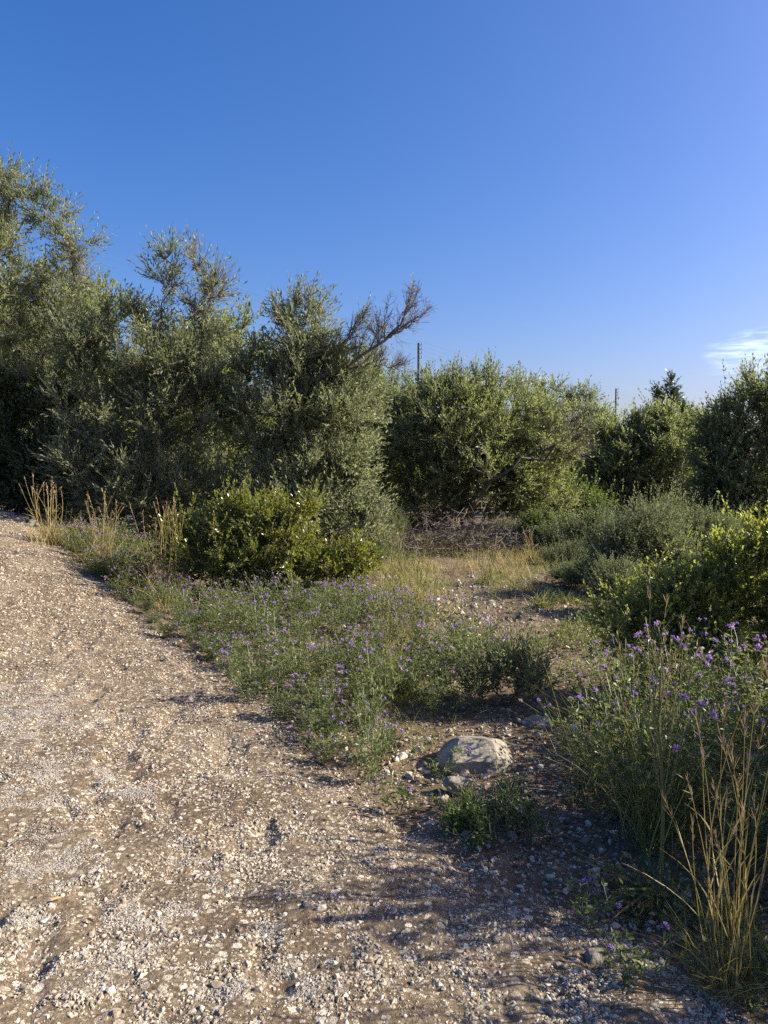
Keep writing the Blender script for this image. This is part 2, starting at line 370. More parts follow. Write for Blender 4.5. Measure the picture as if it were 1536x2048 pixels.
def scatter_stones(name, xy, size, sub, mat, label, sink=.25, tint=None, flat=.7, nvar=12, cuts=11):
    g = np.random.default_rng(5 + sub)
    mb = MB(); var = rng.integers(0, nvar, len(xy)); z = Hs(xy[:, 0], xy[:, 1])
    tint = rng.random(len(xy)) if tint is None else tint
    for k in range(nvar):
        v, f = rockshape(sub, cuts, g); m = var == k; n = m.sum()
        if n == 0: continue
        sc_ = size[m][:, None, None] * np.stack([rng.uniform(.7, 1.25, n), rng.uniform(.6, 1., n), rng.uniform(.5, .9, n)], -1)[:, None, :]
        # lie on the flat side: mild random tilt, free spin
        pv = v[None] * sc_
        spin = rng.random(n) * 6.28; tl = rng.normal(size=(n, 2)) * .28
        c, s = np.cos(spin), np.sin(spin); z0 = np.zeros(n); o1 = np.ones(n)
        Rz = np.stack([np.stack([c, -s, z0], -1), np.stack([s, c, z0], -1), np.stack([z0, z0, o1], -1)], -2)
        cx, sx = np.cos(tl[:, 0]), np.sin(tl[:, 0])
        Rx = np.stack([np.stack([o1, z0, z0], -1), np.stack([z0, cx, -sx], -1), np.stack([z0, sx, cx], -1)], -2)
        pv = np.einsum('nij,njk,nvk->nvi', Rz, Rx, pv)
        ctr = np.stack([xy[m, 0], xy[m, 1], z[m] + size[m] * (.6 - sink) * .55], -1)
        pv = pv + ctr[:, None]
        ff = (f[None] + (np.arange(n) * len(v))[:, None, None]).reshape(-1, 3)
        mb.add(pv.reshape(-1, 3), ff, 0, np.repeat(tint[m], len(v)))
    return tag(mb.obj(name, mat), label, None, None, 'stuff')
def polar_pts(n, r0, r1, a0, a1, power):
    u = rng.random(n); p = power
    r = (r0 ** (p) + u * (r1 ** p - r0 ** p)) ** (1 / p)
    a = np.radians(rng.uniform(a0, a1, n)); return np.stack([r * np.sin(a), r * np.cos(a)], 1)
def shape_mask(xy, kind):
    rd = road_d(xy[:, 0], xy[:, 1]); nz = fbm(xy[:, 0] * 1.6, xy[:, 1] * 1.6, 3, 71)
    if kind == 'road': return rd > -.05
    if kind == 'side': return (rd <= -.05) & (rd > -1.9) & (rng.random(len(xy)) < np.clip(.55 + 1.4 * nz + .3 * (rd + .6), 0, 1))
# large pebbles
xy = polar_pts(7500, 1.7, 9, -34, 32, .9); m = shape_mask(xy, 'road'); m &= rng.random(len(xy)) < .62 + .9 * fbm(xy[:, 0] * 1.1, xy[:, 1] * 1.1, 2, 81)
scatter_stones('gravel', xy[m], np.clip(rng.lognormal(-4.58, .40, m.sum()), .006, .022), 2, M['stone'], 'pale limestone pebbles embedded in the gravel road', sink=.55)
xy = polar_pts(7500, 1.9, 9, -20, 40, .9); m = shape_mask(xy, 'side')
scatter_stones('gravel', xy[m], np.clip(rng.lognormal(-4.35, .42, m.sum()), .008, .034), 2, M['stone'], 'loose pale pebbles on the red soil beside the road', sink=.3)
# medium
xy = polar_pts(125000, 1.6, 5.2, -36, 34, .9); m = shape_mask(xy, 'road') & (rng.random(len(xy)) < .62 + 1.1 * fbm(xy[:, 0] * 2.6, xy[:, 1] * 2.6, 3, 83))
scatter_stones('gravel', xy[m], np.clip(rng.lognormal(-4.95, .42, m.sum()), .0045, .017), 1, M['stone'], 'angular pale chippings packed into the near road surface', sink=.60, tint=np.clip(rng.beta(2.2, 2.0, m.sum()), 0, 1))
xy = polar_pts(85000, 4.8, 15, -36, 32, .75); m = shape_mask(xy, 'road')
scatter_stones('gravel', xy[m], np.clip(rng.lognormal(-5.0, .4, m.sum()), .004, .016) * np.clip(np.linalg.norm(xy[m], axis=1) / 5, 1, 1.9), 1, M['stone'], 'small pale chippings covering the gravel road', sink=.45, tint=np.clip(rng.beta(2, 2.2, m.sum()), 0, 1))
xy = polar_pts(36000, 1.8, 11, -20, 40, .8); m = shape_mask(xy, 'side')
scatter_stones('gravel', xy[m], np.clip(rng.lognormal(-4.95, .4, m.sum()), .004, .017), 1, M['stone'], 'small chippings scattered over the soil beside the road', sink=.3, tint=np.clip(rng.beta(2, 2.4, m.sum()), 0, 1))
# crumbs
xy = polar_pts(90000, 1.6, 6, -36, 32, .8); m = shape_mask(xy, 'road')
scatter_stones('gravel', xy[m], rng.uniform(.0025, .006, m.sum()), 1, M['crumb'], 'earthy crumbs and grit between the chippings of the road', sink=.2, nvar=5)
pb = G(958, 1548) + [0, .15, 0]; a_ = rng.random(420) * 6.28; r_ = .19 + rng.random(420) ** 1.6 * .35; xy = np.stack([pb[0] + np.cos(a_) * r_ * 1.08, pb[1] + np.sin(a_) * r_], 1)
scatter_stones('gravel', xy, np.clip(rng.lognormal(-4.7, .5, 420), .004, .026), 2, M['stone'], 'small stones banked round the foot of the pale boulder', sink=.3)
# clearing stones
pc = G(920, 1215); xy = pc[None, :2] + rng.normal(size=(2600, 2)) * [[1.1, 1.5]]; xy = xy[road_d(xy[:, 0], xy[:, 1]) < -.8]
scatter_stones('gravel', xy, np.clip(rng.lognormal(-4.2, .5, len(xy)), .008, .05), 2, M['stone'], 'pale stones strewn over the bare patch of the clearing', sink=.35)
# pale crust patches
pat = [(60, 1430, .34, .5), (90, 1590, .34, .4), (40, 1490, .2, .2), (90, 1760, .26, .22), (300, 1840, .20, .15), (170, 1985, .16, .10), (585, 1965, .10, .07), (200, 1560, .16, .08), (270, 1600, .12, .06), (380, 1720, .16, .1), (440, 1780, .12, .08), (620, 2005, .10, .05),
       (430, 1880, .08, .06), (120, 1700, .12, .1), (540, 1880, .07, .05), (30, 1380, .15, .25), (170, 1465, .16, .12), (280, 1930, .10, .06), (370, 1850, .08, .06), (60, 1860, .08, .06), (460, 2010, .09, .06)]
L = []
for px, py, sx, sy in pat:
    c = G(px, py); n = int(22000 * sx * sy * 4 + 350); q = c[None, :2] + rng.normal(size=(n, 2)) * [[sx * .45, sy * .55]]; L.append(q)
xy = np.vstack(L); m = (fbm(xy[:, 0] * 9, xy[:, 1] * 9, 3, 91) > -.2) & (road_d(xy[:, 0], xy[:, 1]) > .1); xy = xy[m]
scatter_stones('lichen_crust', xy, rng.uniform(.0025, .0075, len(xy)), 1, M['lichen'], 'pale grey crumbly crust in patches on the gravel road', sink=.15, nvar=6)

# ------------------------------------------------------------------ trees
def lobes_px(lst, d, shrink=.0):
    o = []
    for q in lst:
        px, py, rx, ry = q[:4]; lf = q[4] if len(q) > 4 else 1.; dd = d + (q[5] if len(q) > 5 else 0); k = dd / F
        o.append((P(px, py, dd), np.maximum(np.array([rx * k, max(.55 * (rx + ry) * k, .25), ry * k]) - shrink, [rx * k * .45, .15, ry * k * .45]), lf))
    return o
def grow(base, lobes, n_nodes, trunk_h=.8, stems=1, lean=.2, extra=None, g=rng, low=.25, power=.45, kpath=.30):
    """node skeleton: returns pts, parent, lobe leafiness, outward direction"""
    vol = np.array([(l[1].prod()) ** .75 * (2.2 if l[2] < .3 else 2.4 if l[2] < .7 else 1) for l in lobes]); vol /= vol.sum()
    pick = g.choice(len(lobes), n_nodes, p=vol)
    c = np.array([l[0] for l in lobes])[pick]; r = np.array([l[1] for l in lobes])[pick]; lf = np.array([l[2] for l in lobes])[pick]
    d = rdir(n_nodes, g); rad = g.random((n_nodes, 1)) ** power
    pts = c + d * r * rad
    out = unit(d / r)
    ok = pts[:, 2] > base[2] + low; pts, out, lf = pts[ok], out[ok], lf[ok]
    P0 = [np.array(base)]; par = [-1]; plen = [0.]; LF = [0.]; OUT = [UP]
    for s in range(stems):
        prev = 0; p = np.array(base) + (g.normal(size=3) * [.12, .12, 0] if stems > 1 else 0)
        dirv = unit(np.array([g.normal() * lean, g.normal() * lean, 1.]))
        nseg = 3
        for k in range(nseg):
            p = p + dirv * trunk_h / nseg + g.normal(size=3) * [.05, .05, .0]
            P0.append(p.copy()); par.append(prev); plen.append(plen[prev] + trunk_h / nseg); LF.append(0.); OUT.append(UP); prev = len(P0) - 1
    if extra is not None:                       # explicit limbs: lists of points
        for limb in extra:
            prev = int(np.argmin([np.linalg.norm(q - limb[0]) for q in P0])) 
            for q in limb:
                P0.append(np.array(q)); par.append(prev); plen.append(plen[prev] * .5 + .3); LF.append(0.); OUT.append(UP); prev = len(P0) - 1
    order = np.argsort(np.linalg.norm((pts - np.array(P0[min(3, len(P0) - 1)])), axis=1))
    n0 = len(P0); N = n0 + len(pts); A = np.zeros((N, 3)); A[:n0] = P0; pl = np.zeros(N); pl[:n0] = plen
    par = par + [0] * len(pts)
    k = n0
    for i in order:
        dv = np.linalg.norm(A[1:k] - pts[i], axis=1); cost = dv + kpath * pl[1:k] * .5 + .6 * np.maximum(A[1:k, 2] - pts[i, 2], 0)
        j = 1 + int(np.argmin(cost)); A[k] = pts[i]; par[k] = j; pl[k] = pl[j] + dv[j - 1]; k += 1
    LF = np.concatenate([LF, lf[order]]); OUT = np.vstack([np.array(OUT), out[order]])
    return A, np.array(par), LF, OUT, n0
def branch_mesh(mb, A, par, tip_r=.006, trunk_r=.12, sides=5, jit=.12, ex=2.3):
    N = len(A); R = np.full(N, 0.); 
    acc = np.zeros(N); 
    # children come after parents in index order
    for i in range(N - 1, 0, -1):
        r = max(acc[i], tip_r ** ex); acc[i] = r; acc[par[i]] += r
    acc[0] = max(acc[0], tip_r ** ex); R = acc ** (1 / ex); R *= min(1., trunk_r / R[0]) if R[0] > trunk_r else 1.
    R = np.maximum(R, tip_r * .7)
    i = np.arange(1, N); a = A[par[i]]; b = A[i]
    mid = (a + b) / 2 + rng.normal(size=a.shape) * (np.linalg.norm(b - a, axis=1, keepdims=True) * jit)
    r1 = R[i]; r0 = np.minimum(R[par[i]], r1 * 1.35)
    tubes(mb, a, mid, r0, (r0 + r1) / 2, sides, 0, rng.random(len(i)) * .3 + .35); tubes(mb, mid, b, (r0 + r1) / 2, r1, sides, 0, .5)
    return R
def tree(name, label, cat, base, lobes, n_nodes, tw=6, tl=(.22, .5), nl=14, ll=.07, lw=.009, leaf='olive', trunk_r=.13, trunk_h=.8, stems=1, six=True,
         upb=.5, group=None, extra=None, bare_tw=9, shoot=.06, low=.25, power=.45, ang=.75, parts=('trunk', 'crown'), twr=.003, face=.6, tip_r=.006, clump=True, lean=.2, curve=.12, skirt=1.4):
    t = thing(name, label, cat, base, group)
    if parts[0] == 'trunk':
        x0 = min(l[0][0] - l[1][0] for l in lobes); x1 = max(l[0][0] + l[1][0] for l in lobes); wd = x1 - x0
        y0 = float(np.mean([l[0][1] for l in lobes]))
        for k in range(3 if skirt else 0):
            xx = x0 + wd * (.2 + .3 * k); lobes = lobes + [(np.array([xx, y0 + (-.3 if k == 1 else 0), float(H(xx, y0)) + skirt * .5]), np.array([wd * .19, .9, skirt * .5]), .85)]
        low = .05; tw = int(tw * (2.0 if six else 1.6)); ll *= 1.06 if six else 1.0; lw *= 1.32 if six else 1.35; n_nodes = int(n_nodes * 1.3)
    A, par, LF, OUT, n0 = grow(base, lobes, n_nodes, trunk_h, stems, lean=lean, extra=extra, low=low, power=power)
    tm = MB(); branch_mesh(tm, A, par, tip_r=tip_r, trunk_r=trunk_r)
    pass  # roots of the stem sit a little in the ground
    tubes(tm, [np.array(base) - [0, 0, .15]], [np.array(base) + [0, 0, .02]], trunk_r * .95, trunk_r * .8, 7)
    cm = MB()
    idx = np.arange(n0, len(A))
    full = idx[LF[idx] >= .05]
    def spray_at(ii, k, lens, nleaf, keep, outw=.75, upw=upb, rw=.6):
        j = np.repeat(ii, k); T = len(j)
        if T == 0: return
        o = unit(A[j] - A[par[j]])
        D = unit(OUT[j] * outw + o * .35 + UP * upw + rng.normal(size=(T, 3)) * rw)
        B = A[j] + (A[par[j]] - A[j]) * (rng.random((T, 1)) * .5)
        cl = np.repeat(rng.random(len(ii)) * .7 + .12, k) if clump else None
        sprays(cm, B, D, rng.uniform(*lens, T), nleaf, ll, lw, ang=ang, curve=curve, six=six, keep=np.repeat(keep, k), tr=twr, twseg=2 if six else 1, rnd0=cl, face=face)
    spray_at(full, tw, tl, nl, np.clip(LF[full] * 1.0, 0, 1))
    sh = full[rng.random(len(full)) < shoot * (.45 if parts[0] == 'trunk' else 1)]
    spray_at(sh, 2, (tl[1], tl[1] * 1.9), int(nl * 1.7), np.clip(LF[sh] * 1.2, 0, .95), outw=.5, upw=1.0, rw=.3)
    bare = idx[LF[idx] < .45]
    if len(bare):                               # fine leafless twigs
        j = np.repeat(bare, bare_tw); T = len(j)
        D = unit(OUT[j] * .5 + unit(A[j] - A[par[j]]) * .6 + np.array([.25, 0, .75]) + rng.normal(size=(T, 3)) * .38)
        B = A[j] + (A[par[j]] - A[j]) * (rng.random((T, 1)) * .7); LL = rng.uniform(.2, .6, T)
        Mi = B + D * (LL * .55)[:, None]; E = Mi + unit(D + UP * .25 + rng.normal(size=(T, 3)) * .25) * (LL * .45)[:, None]
        tubes(tm, B, Mi, .0035, .0026, 3, 0, .7); tubes(tm, Mi, E, .0026, .0012, 3, 0, .7)
    a = tm.obj(parts[0], M['bark'], t, smooth=True); b = cm.obj(parts[1], [M[leaf], M['twig']], t)
    kids[t.name] = [a, b]
    return t
def gz(x, y): return np.array([x, y, float(H(x, y))])

OG = 'wild olive trees of the grove'
# tall olive at the left edge
dA = 13.4; b = gz(P(40, 900, dA)[0], dA)
tree('olive_tree', 'tallest silvery olive tree, its open crown rising against the sky above the road', 'tree', b,
     lobes_px([(16, 365, 26, 44, .69), (30, 420, 56, 56, .85), (110, 410, 40, 40, .8), (78, 415, 40, 40, .69), (130, 440, 46, 46, .8), (160, 480, 40, 46, .8), (40, 530, 110, 80), (150, 545, 50, 40, .25), (-90, 480, 110, 150), (60, 660, 130, 100), (-60, 780, 140, 130), (90, 780, 100, 90), (150, 625, 50, 40, .8)], dA, .06),
     330, tw=7, nl=15, trunk_r=.16, trunk_h=1.2, group=OG, shoot=.10)
dB = 12.6; b = gz(P(310, 900, dB)[0], dB)
tree('olive_tree', 'olive tree with two sparse twiggy tops standing behind the mastic bush', 'tree', b,
     lobes_px([(205, 650, 80, 50), (160, 700, 70, 60), (340, 522, 26, 28, .45), (328, 580, 36, 40, .55), (400, 530, 36, 32, .35), (430, 575, 24, 36, .35), (400, 610, 44, 36, .4), (340, 650, 76, 36, .8), (420, 665, 34, 36, .6), (290, 735, 140, 80), (395, 720, 50, 50), (240, 830, 140, 90), (370, 830, 120, 90, .9), (300, 930, 150, 60, .8), (425, 770, 50, 70, .9)], dB, .06),
     330, tw=7, nl=15, trunk_r=.14, trunk_h=1.0, group=OG, shoot=.12)
dC = 12.4; b = gz(P(590, 900, dC)[0], dC)
def limb(lst, d): return [P(x, y, d + o) for x, y, o in lst]
tree('olive_tree', 'olive tree with a bare leaning limb stretching right against the sky', 'tree', b,
     lobes_px([(606, 580, 26, 20, .4), (585, 612, 36, 26, .5), (632, 632, 30, 32, .45), (560, 660, 40, 30, .6), (610, 675, 50, 30, .65), (620, 705, 80, 44, .9), (508, 700, 32, 30, .65), (495, 765, 50, 60), (610, 760, 100, 55), (680, 745, 50, 30, .9), (540, 840, 120, 80), (670, 850, 90, 90), (600, 940, 130, 70), (700, 950, 60, 70), (720, 800, 50, 60)], dC, .06),
     340, tw=7, nl=15, trunk_r=.14, trunk_h=1.0, group=OG, shoot=.10)
tC = bpy.data.objects['olive_tree.002']
def twiggy(main, r0, r1, nsec, sec_len, sec_dir, mbt, g, leafy=None, leafmb=None):
    main = np.array(main); u = np.linspace(0, 1, 22); k = u * (len(main) - 1); i0 = np.clip(k.astype(int), 0, len(main) - 2); fr = (k - i0)[:, None]
    pts = main[i0] * (1 - fr) + main[i0 + 1] * fr + g.normal(size=(22, 3)) * .012
    polytube(mbt, pts, r0, r1, 7, 0, .5)
    for q in range(nsec):
        i = int(g.integers(4, 21)); L = sec_len * g.uniform(.5, 1.1) * (1.1 - .35 * u[i]); d = unit(np.array(sec_dir) + g.normal(size=3) * [.38, .45, .22]); p = pts[i].copy(); path = [p]
        for w_ in range(6):
            d = unit(d + g.normal(size=3) * .16 + np.array([.03, 0, .07])); p = p + d * L / 6; path.append(p)
        polytube(mbt, path, max(.010 * L / .6, .005), .0026, 5, 0, .5)
        for e in range(1, 7):
            for h in range(3):
                d2 = unit(path[e] - path[e - 1]); d2 = unit(d2 + g.normal(size=3) * .5); l2 = g.uniform(.12, .34) * (1.15 - .08 * e); b2 = path[e] + (path[e - 1] - path[e]) * g.random()
                m2 = b2 + d2 * l2 * .5; e2 = m2 + unit(d2 + [.1, 0, .3] + g.normal(size=3) * .25) * l2 * .5
                polytube(mbt, [b2, m2, e2], .0042, .0017, 3, 0, .6)
                for f_ in range(2): d3 = unit(d2 + g.normal(size=3) * .6); polytube(mbt, [m2, m2 + d3 * l2 * .5], .0026, .0014, 3, 0, .6)
        if leafmb is not None and g.random() < leafy:
            B = np.repeat(np.array(path[3:]), 3, 0); D = unit(np.repeat(np.diff(np.array(path[2:]), axis=0), 3, 0) + g.normal(size=(len(B), 3)) * .03)
            sprays(leafmb, B, D + UP * .2, g.uniform(.12, .28, len(B)), 9, .06, .009, keep=np.full(len(B), .6), rnd0=np.full(len(B), .55))
g_ = np.random.default_rng(77); lm = MB(); ll_ = MB()
twiggy(limb([(560, 800, .1), (600, 772, -.1), (640, 750, -.25), (685, 735, -.35), (728, 710, -.4), (770, 680, -.4), (800, 648, -.4), (822, 612, -.4)], dC), .046, .008, 15, .80, (.28, 0, 1), lm, g_, .45, ll_)
twiggy(limb([(758, 688, -.4), (788, 668, -.35), (815, 652, -.3), (838, 640, -.3)], dC), .018, .005, 6, .5, (.7, 0, .7), lm, g_)
twiggy(limb([(640, 750, -.25), (672, 705, -.3), (700, 670, -.3), (722, 630, -.3)], dC), .016, .005, 7, .5, (.3, 0, 1), lm, g_, .5, ll_)
twiggy(limb([(680, 736, -.3), (725, 735, -.2), (765, 730, -.2), (800, 742, -.1)], dC), .014, .004, 7, .4, (.8, 0, .35), lm, g_)
kids['olive_tree.002'].append(lm.obj('bare_limb', M['bark'], tC, smooth=True)); sb_ = ll_.obj('leaf_sprays', [M['olive'], M['twig']], tC); kids['olive_tree.002'].append(sb_)
dD = 13.0; b = gz(P(75, 900, dD)[0], dD)
tree('evergreen_shrub', 'dense dark green evergreen shrub beside the crest of the road', 'shrub', b,
     lobes_px([(55, 900, 85, 90), (115, 820, 50, 50), (20, 800, 50, 50), (130, 940, 36, 60), (-60, 880, 80, 120), (60, 985, 120, 44), (0, 940, 60, 60)], dD),
     230, tw=13, nl=14, ll=.08, lw=.019, leaf='dark', trunk_r=.07, trunk_h=.3, low=.05, stems=3, upb=.8, tl=(.18, .4), parts=('stems', 'foliage'))
# middle of the clearing
dE = 18.5; b = gz(P(915, 900, dE)[0], dE)
tree('olive_tree', 'broad round olive tree at the back of the clearing with dark hollow underneath', 'tree', b,
     lobes_px([(955, 875, 190, 110), (900, 800, 110, 50), (890, 850, 110, 90), (835, 825, 60, 40, .9), (930, 768, 28, 22, .75), (940, 800, 60, 50), (1000, 780, 40, 36, .8), (1000, 870, 100, 90), (815, 890, 50, 90), (1050, 920, 80, 80), (950, 960, 140, 70), (870, 960, 90, 60, .8), (1080, 990, 80, 50), (1120, 860, 45, 45, .1), (1080, 900, 60, 45, .1), (1140, 880, 40, 50, .1)], dE),
     520, tw=9, nl=14, ll=.085, lw=.012, leaf='olive_far', trunk_r=.14, trunk_h=.7, stems=3, group=OG, shoot=.08, six=False, tl=(.25, .55), twr=.005,
     extra=[limb([(985, 960, -1.6), (1040, 915, -1.7), (1090, 880, -1.7), (1150, 830, -1.6)], dE), limb([(1040, 915, -1.7), (1110, 890, -1.6), (1160, 865, -1.5)], dE)])
d = 23.; b = gz(P(745, 900, d)[0], d)
tree('olive_tree', 'pale green olive behind the leaning bare limb, in front of the nearer pole', 'tree', b,
     lobes_px([(720, 730, 55, 38, .9), (800, 800, 30, 24, .8), (862, 800, 16, 22, .6), (760, 780, 70, 50), (700, 830, 100, 80), (790, 870, 90, 80), (740, 950, 120, 60)], d),
     260, tw=8, nl=12, ll=.10, lw=.014, leaf='olive_far', trunk_r=.14, group=OG, shoot=.12, six=False, tl=(.3, .6), twr=.005)
d = 30.; b = gz(P(1080, 900, d)[0], d)
tree('olive_tree', 'dark gappy olive top showing above the grove left of the farther pole', 'tree', b,
     lobes_px([(1050, 770, 14, 16, .7), (1088, 765, 16, 14, .8), (1068, 792, 26, 26, .75), (1110, 785, 14, 20, .6), (1085, 840, 60, 45), (1090, 920, 90, 60)], d),
     190, tw=7, nl=12, ll=.12, lw=.016, leaf='olive_far', trunk_r=.16, group=OG, shoot=.15, six=False, tl=(.3, .6), twr=.006)
d = 26.; b = gz(P(1180, 900, d)[0], d)
tree('olive_tree', 'olive tree with brownish thin top just left of the farther pole', 'tree', b,
     lobes_px([(1165, 800, 30, 16, .6), (1185, 862, 50, 36, .85), (1150, 860, 50, 50), (1185, 920, 80, 70), (1200, 985, 80, 40)], d),
     240, tw=8, nl=12, ll=.11, lw=.015, leaf='olive_far', trunk_r=.15, group=OG, shoot=.1, six=False, tl=(.3, .6), twr=.006)
d = 34.; b = gz(P(1338, 900, d)[0], d)
tree('olive_tree', 'slim dark tree top standing up alone between the right-hand olives', 'tree', b,
     lobes_px([(1338, 764, 20, 14, 1), (1330, 786, 17, 17, 1), (1338, 800, 15, 14, 1), (1335, 838, 46, 42), (1340, 920, 70, 60)], d),
     210, tw=9, nl=13, ll=.12, lw=.017, leaf='dark', trunk_r=.16, group=OG, shoot=.05, six=False, tl=(.25, .5), twr=.006)
d = 21.; b = gz(P(1260, 900, d)[0], d)
tree('olive_tree', 'rounded olive tree right of the clearing with dark stems below its crown', 'tree', b,
     lobes_px([(1295, 855, 36, 24, .85), (1245, 880, 60, 45), (1335, 855, 46, 44), (1270, 930, 90, 60), (1350, 920, 70, 80), (1210, 930, 40, 60, .9), (1300, 990, 90, 40)], d),
     330, tw=9, nl=13, ll=.095, lw=.013, leaf='olive_far', trunk_r=.12, stems=3, trunk_h=.7, group=OG, shoot=.08, six=False, tl=(.25, .55), twr=.005)
d = 15.5; b = gz(P(1490, 900, d)[0], d)
tree('olive_tree', 'big olive tree at the far right edge, nearest of the right-hand trees', 'tree', b,
     lobes_px([(1425, 808, 20, 20, .7), (1450, 835, 45, 34, .9), (1505, 775, 30, 24, .8), (1530, 810, 70, 60), (1470, 870, 80, 70), (1500, 950, 110, 70), (1620, 850, 100, 120), (1430, 940, 50, 80), (1560, 1000, 120, 50)], d, .12),
     400, tw=9, nl=14, ll=.08, lw=.0115, leaf='olive_far', trunk_r=.15, stems=2, trunk_h=.8, group=OG, shoot=.1, six=False, tl=(.22, .5), twr=.005)
# rows behind: one tree copied
proto_l = lobes_px([(768, 820, 60, 40), (735, 860, 55, 50), (810, 865, 55, 50), (768, 920, 100, 50)], 34.)
b = gz(0, 34.); tf = tree('olive_tree', 'olive tree deep in the grove behind the clearing', 'tree', b, proto_l, 200, tw=9, nl=12, ll=.13, lw=.019, leaf='olive_far', trunk_r=.16, group='olive trees deep in the grove', six=False, tl=(.3, .6), twr=.007)
for k in range(34):
    x = -30 + k * 2.0 + rng.uniform(-1, 1); y = rng.uniform(33, 44) if k % 2 else rng.uniform(24, 32)
    if k == 0: continue
    if abs(x * 1.05 - y * .045) < 2.2 or abs(x * 1.05 - y * .31) < 2.2: y = rng.uniform(40, 46)
    sl = rng.uniform(.8, 1.02) * min(1., y / 37.)
    copy_tree(tf, gz(x * 1.05, y), rng.random() * 6.28, sl, sz=sl * rng.uniform(.85, 1.02))
for k, (x, y, s, sz) in enumerate([(-13, 16, 1.1, 1.2), (-9.5, 17, 1.0, 1.1), (-6.2, 15.5, .9, .95), (-3.4, 16.5, .9, .9), (-16, 15, 1.2, 1.4), (-1.2, 20, .9, .85)]):
    copy_tree(tf, gz(x, y), k * 1.3, s, label='olive tree half hidden behind the tall olives on the left', group='olive trees behind the left-hand olives', sz=sz)
# shrubs out of the frame on the right whose shade falls across the foreground
for (x, y, h, r) in ((3.3, 2.85, 1.7, .62), (2.35, 1.75, 1.0, .42), (3.1, 1.5, 1.3, .6)):
    b = gz(x, y)
    tree('olive_shrub', 'young olive shrub standing just outside the view by the road', 'shrub', b, [(b + [0, 0, h * .6], np.array([r, r, h * .42]), .9)], 80, tw=11, nl=13, ll=.07, lw=.013, trunk_r=.05, trunk_h=.35, stems=2, parts=('stems', 'foliage'), group='young olive shrubs by the road')

# ------------------------------------------------------------------ shrubs
def shrub(name, label, base, lobes, n, leaf, ll, lw, tw=7, nl=12, tl=(.1, .24), upb=.6, power=.42, ang=.85, cat='shrub', group=None, tip_r=.003, shoot=.08, trunk_r=.03, stems=5, six=True, lean=.5, face=.7):
    return tree(name, label, cat, base, lobes, int(n * 1.25), tw=tw, tl=tl, nl=nl, ll=ll, lw=lw, leaf=leaf, trunk_r=trunk_r, trunk_h=.22, stems=stems, six=six, upb=upb, group=group, shoot=shoot, low=.03, power=power, ang=ang,
                parts=('stems', 'foliage'), twr=.0018, tip_r=tip_r, lean=lean, face=face)
MG = 'mastic bushes'
b = G(530, 1200)
shrub('mastic_bush', 'glossy yellow-green mastic bush with reddish shoot tips, left of the clearing', b,
      lobes_px([(440, 1055, 70, 36, .85), (560, 1065, 90, 40, .85), (370, 1090, 56, 36, .8), (500, 1110, 150, 50, .9), (650, 1130, 80, 36, .8), (600, 1160, 130, 36), (690, 1150, 45, 36), (480, 1160, 110, 34), (470, 1018, 26, 18, .6), (610, 1022, 24, 16, .6), (715, 1120, 36, 26, .6), (350, 1060, 36, 30, .6), (450, 1135, 80, 36, .8), (520, 1035, 90, 30, .8)], b[1]),
      340, 'mastic', .044, .0115, tw=9, nl=14, group=MG, shoot=.22)
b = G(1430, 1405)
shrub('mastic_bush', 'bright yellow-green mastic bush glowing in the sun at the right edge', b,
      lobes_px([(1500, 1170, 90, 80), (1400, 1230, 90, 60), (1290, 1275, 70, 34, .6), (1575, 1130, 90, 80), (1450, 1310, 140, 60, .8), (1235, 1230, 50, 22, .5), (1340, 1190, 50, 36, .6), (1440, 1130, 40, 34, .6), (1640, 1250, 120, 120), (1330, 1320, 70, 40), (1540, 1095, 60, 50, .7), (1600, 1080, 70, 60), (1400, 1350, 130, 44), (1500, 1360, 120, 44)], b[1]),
      340, 'mastic_backlit', .030, .0088, tw=10, nl=15, tl=(.08, .2), group=MG, shoot=.25)
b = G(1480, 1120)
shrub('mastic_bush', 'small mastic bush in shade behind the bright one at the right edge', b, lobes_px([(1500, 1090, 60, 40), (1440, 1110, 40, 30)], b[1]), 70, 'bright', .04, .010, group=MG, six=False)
SG = 'grey-green spiny shrubs'
def spiny(label, bp, lobes, n=110, nl=22, leaf='spiny', ll=.036, lw=.0085, tl=(.15, .4), dz=0):
    b = G(*bp); return shrub('spiny_shrub', label, b, lobes_px(lobes, b[1] + dz), n, leaf, ll, lw, tw=11, nl=nl, tl=tl, upb=.9, ang=1.0, group=SG, shoot=.3, six=False)
s1 = spiny('feathery grey-green shrub between the tall dry grasses and the dark olive', (285, 1075), [(290, 1020, 45, 40, .8), (275, 975, 22, 30, .6), (330, 1005, 25, 34, .6), (240, 1030, 26, 26, .6)], 90)
s2 = spiny('grey-green shrub at the right end of the left mastic bush', (695, 1105), [(690, 1050, 60, 40), (660, 1020, 40, 30), (730, 1070, 30, 26)], 110)
s3 = spiny('large grey-green spiny shrub with upright shoots right of the clearing', (1300, 1190), [(1270, 1125, 60, 30), (1220, 1160, 46, 24), (1292, 1062, 16, 34, .5), (1335, 1150, 55, 34), (1320, 1100, 30, 26, .7), (1240, 1100, 24, 24, .6)], 150)
s4 = spiny('grey-green spiny shrub behind the largest one, in front of the right olives', (1390, 1130), [(1390, 1075, 50, 24), (1335, 1055, 20, 26, .6), (1440, 1085, 40, 22)], 110)
s5 = spiny('bright green low shrub at the foot of the broad round olive', (1140, 1060), [(1140, 1000, 55, 32), (1100, 1030, 40, 22), (1185, 1025, 36, 24)], 130, leaf='bright', ll=.06, lw=.017, nl=14)
s6 = spiny('low grey-green shrub between the brush pile and the spiny shrubs', (1200, 1110), [(1190, 1070, 50, 28), (1130, 1085, 40, 20)], 90)
s7 = spiny('pale bushy shrub in the gap behind the left mastic bush', (620, 1060), [(640, 1000, 60, 40), (580, 1010, 50, 30)], 90)
b = G(1010, 1412)
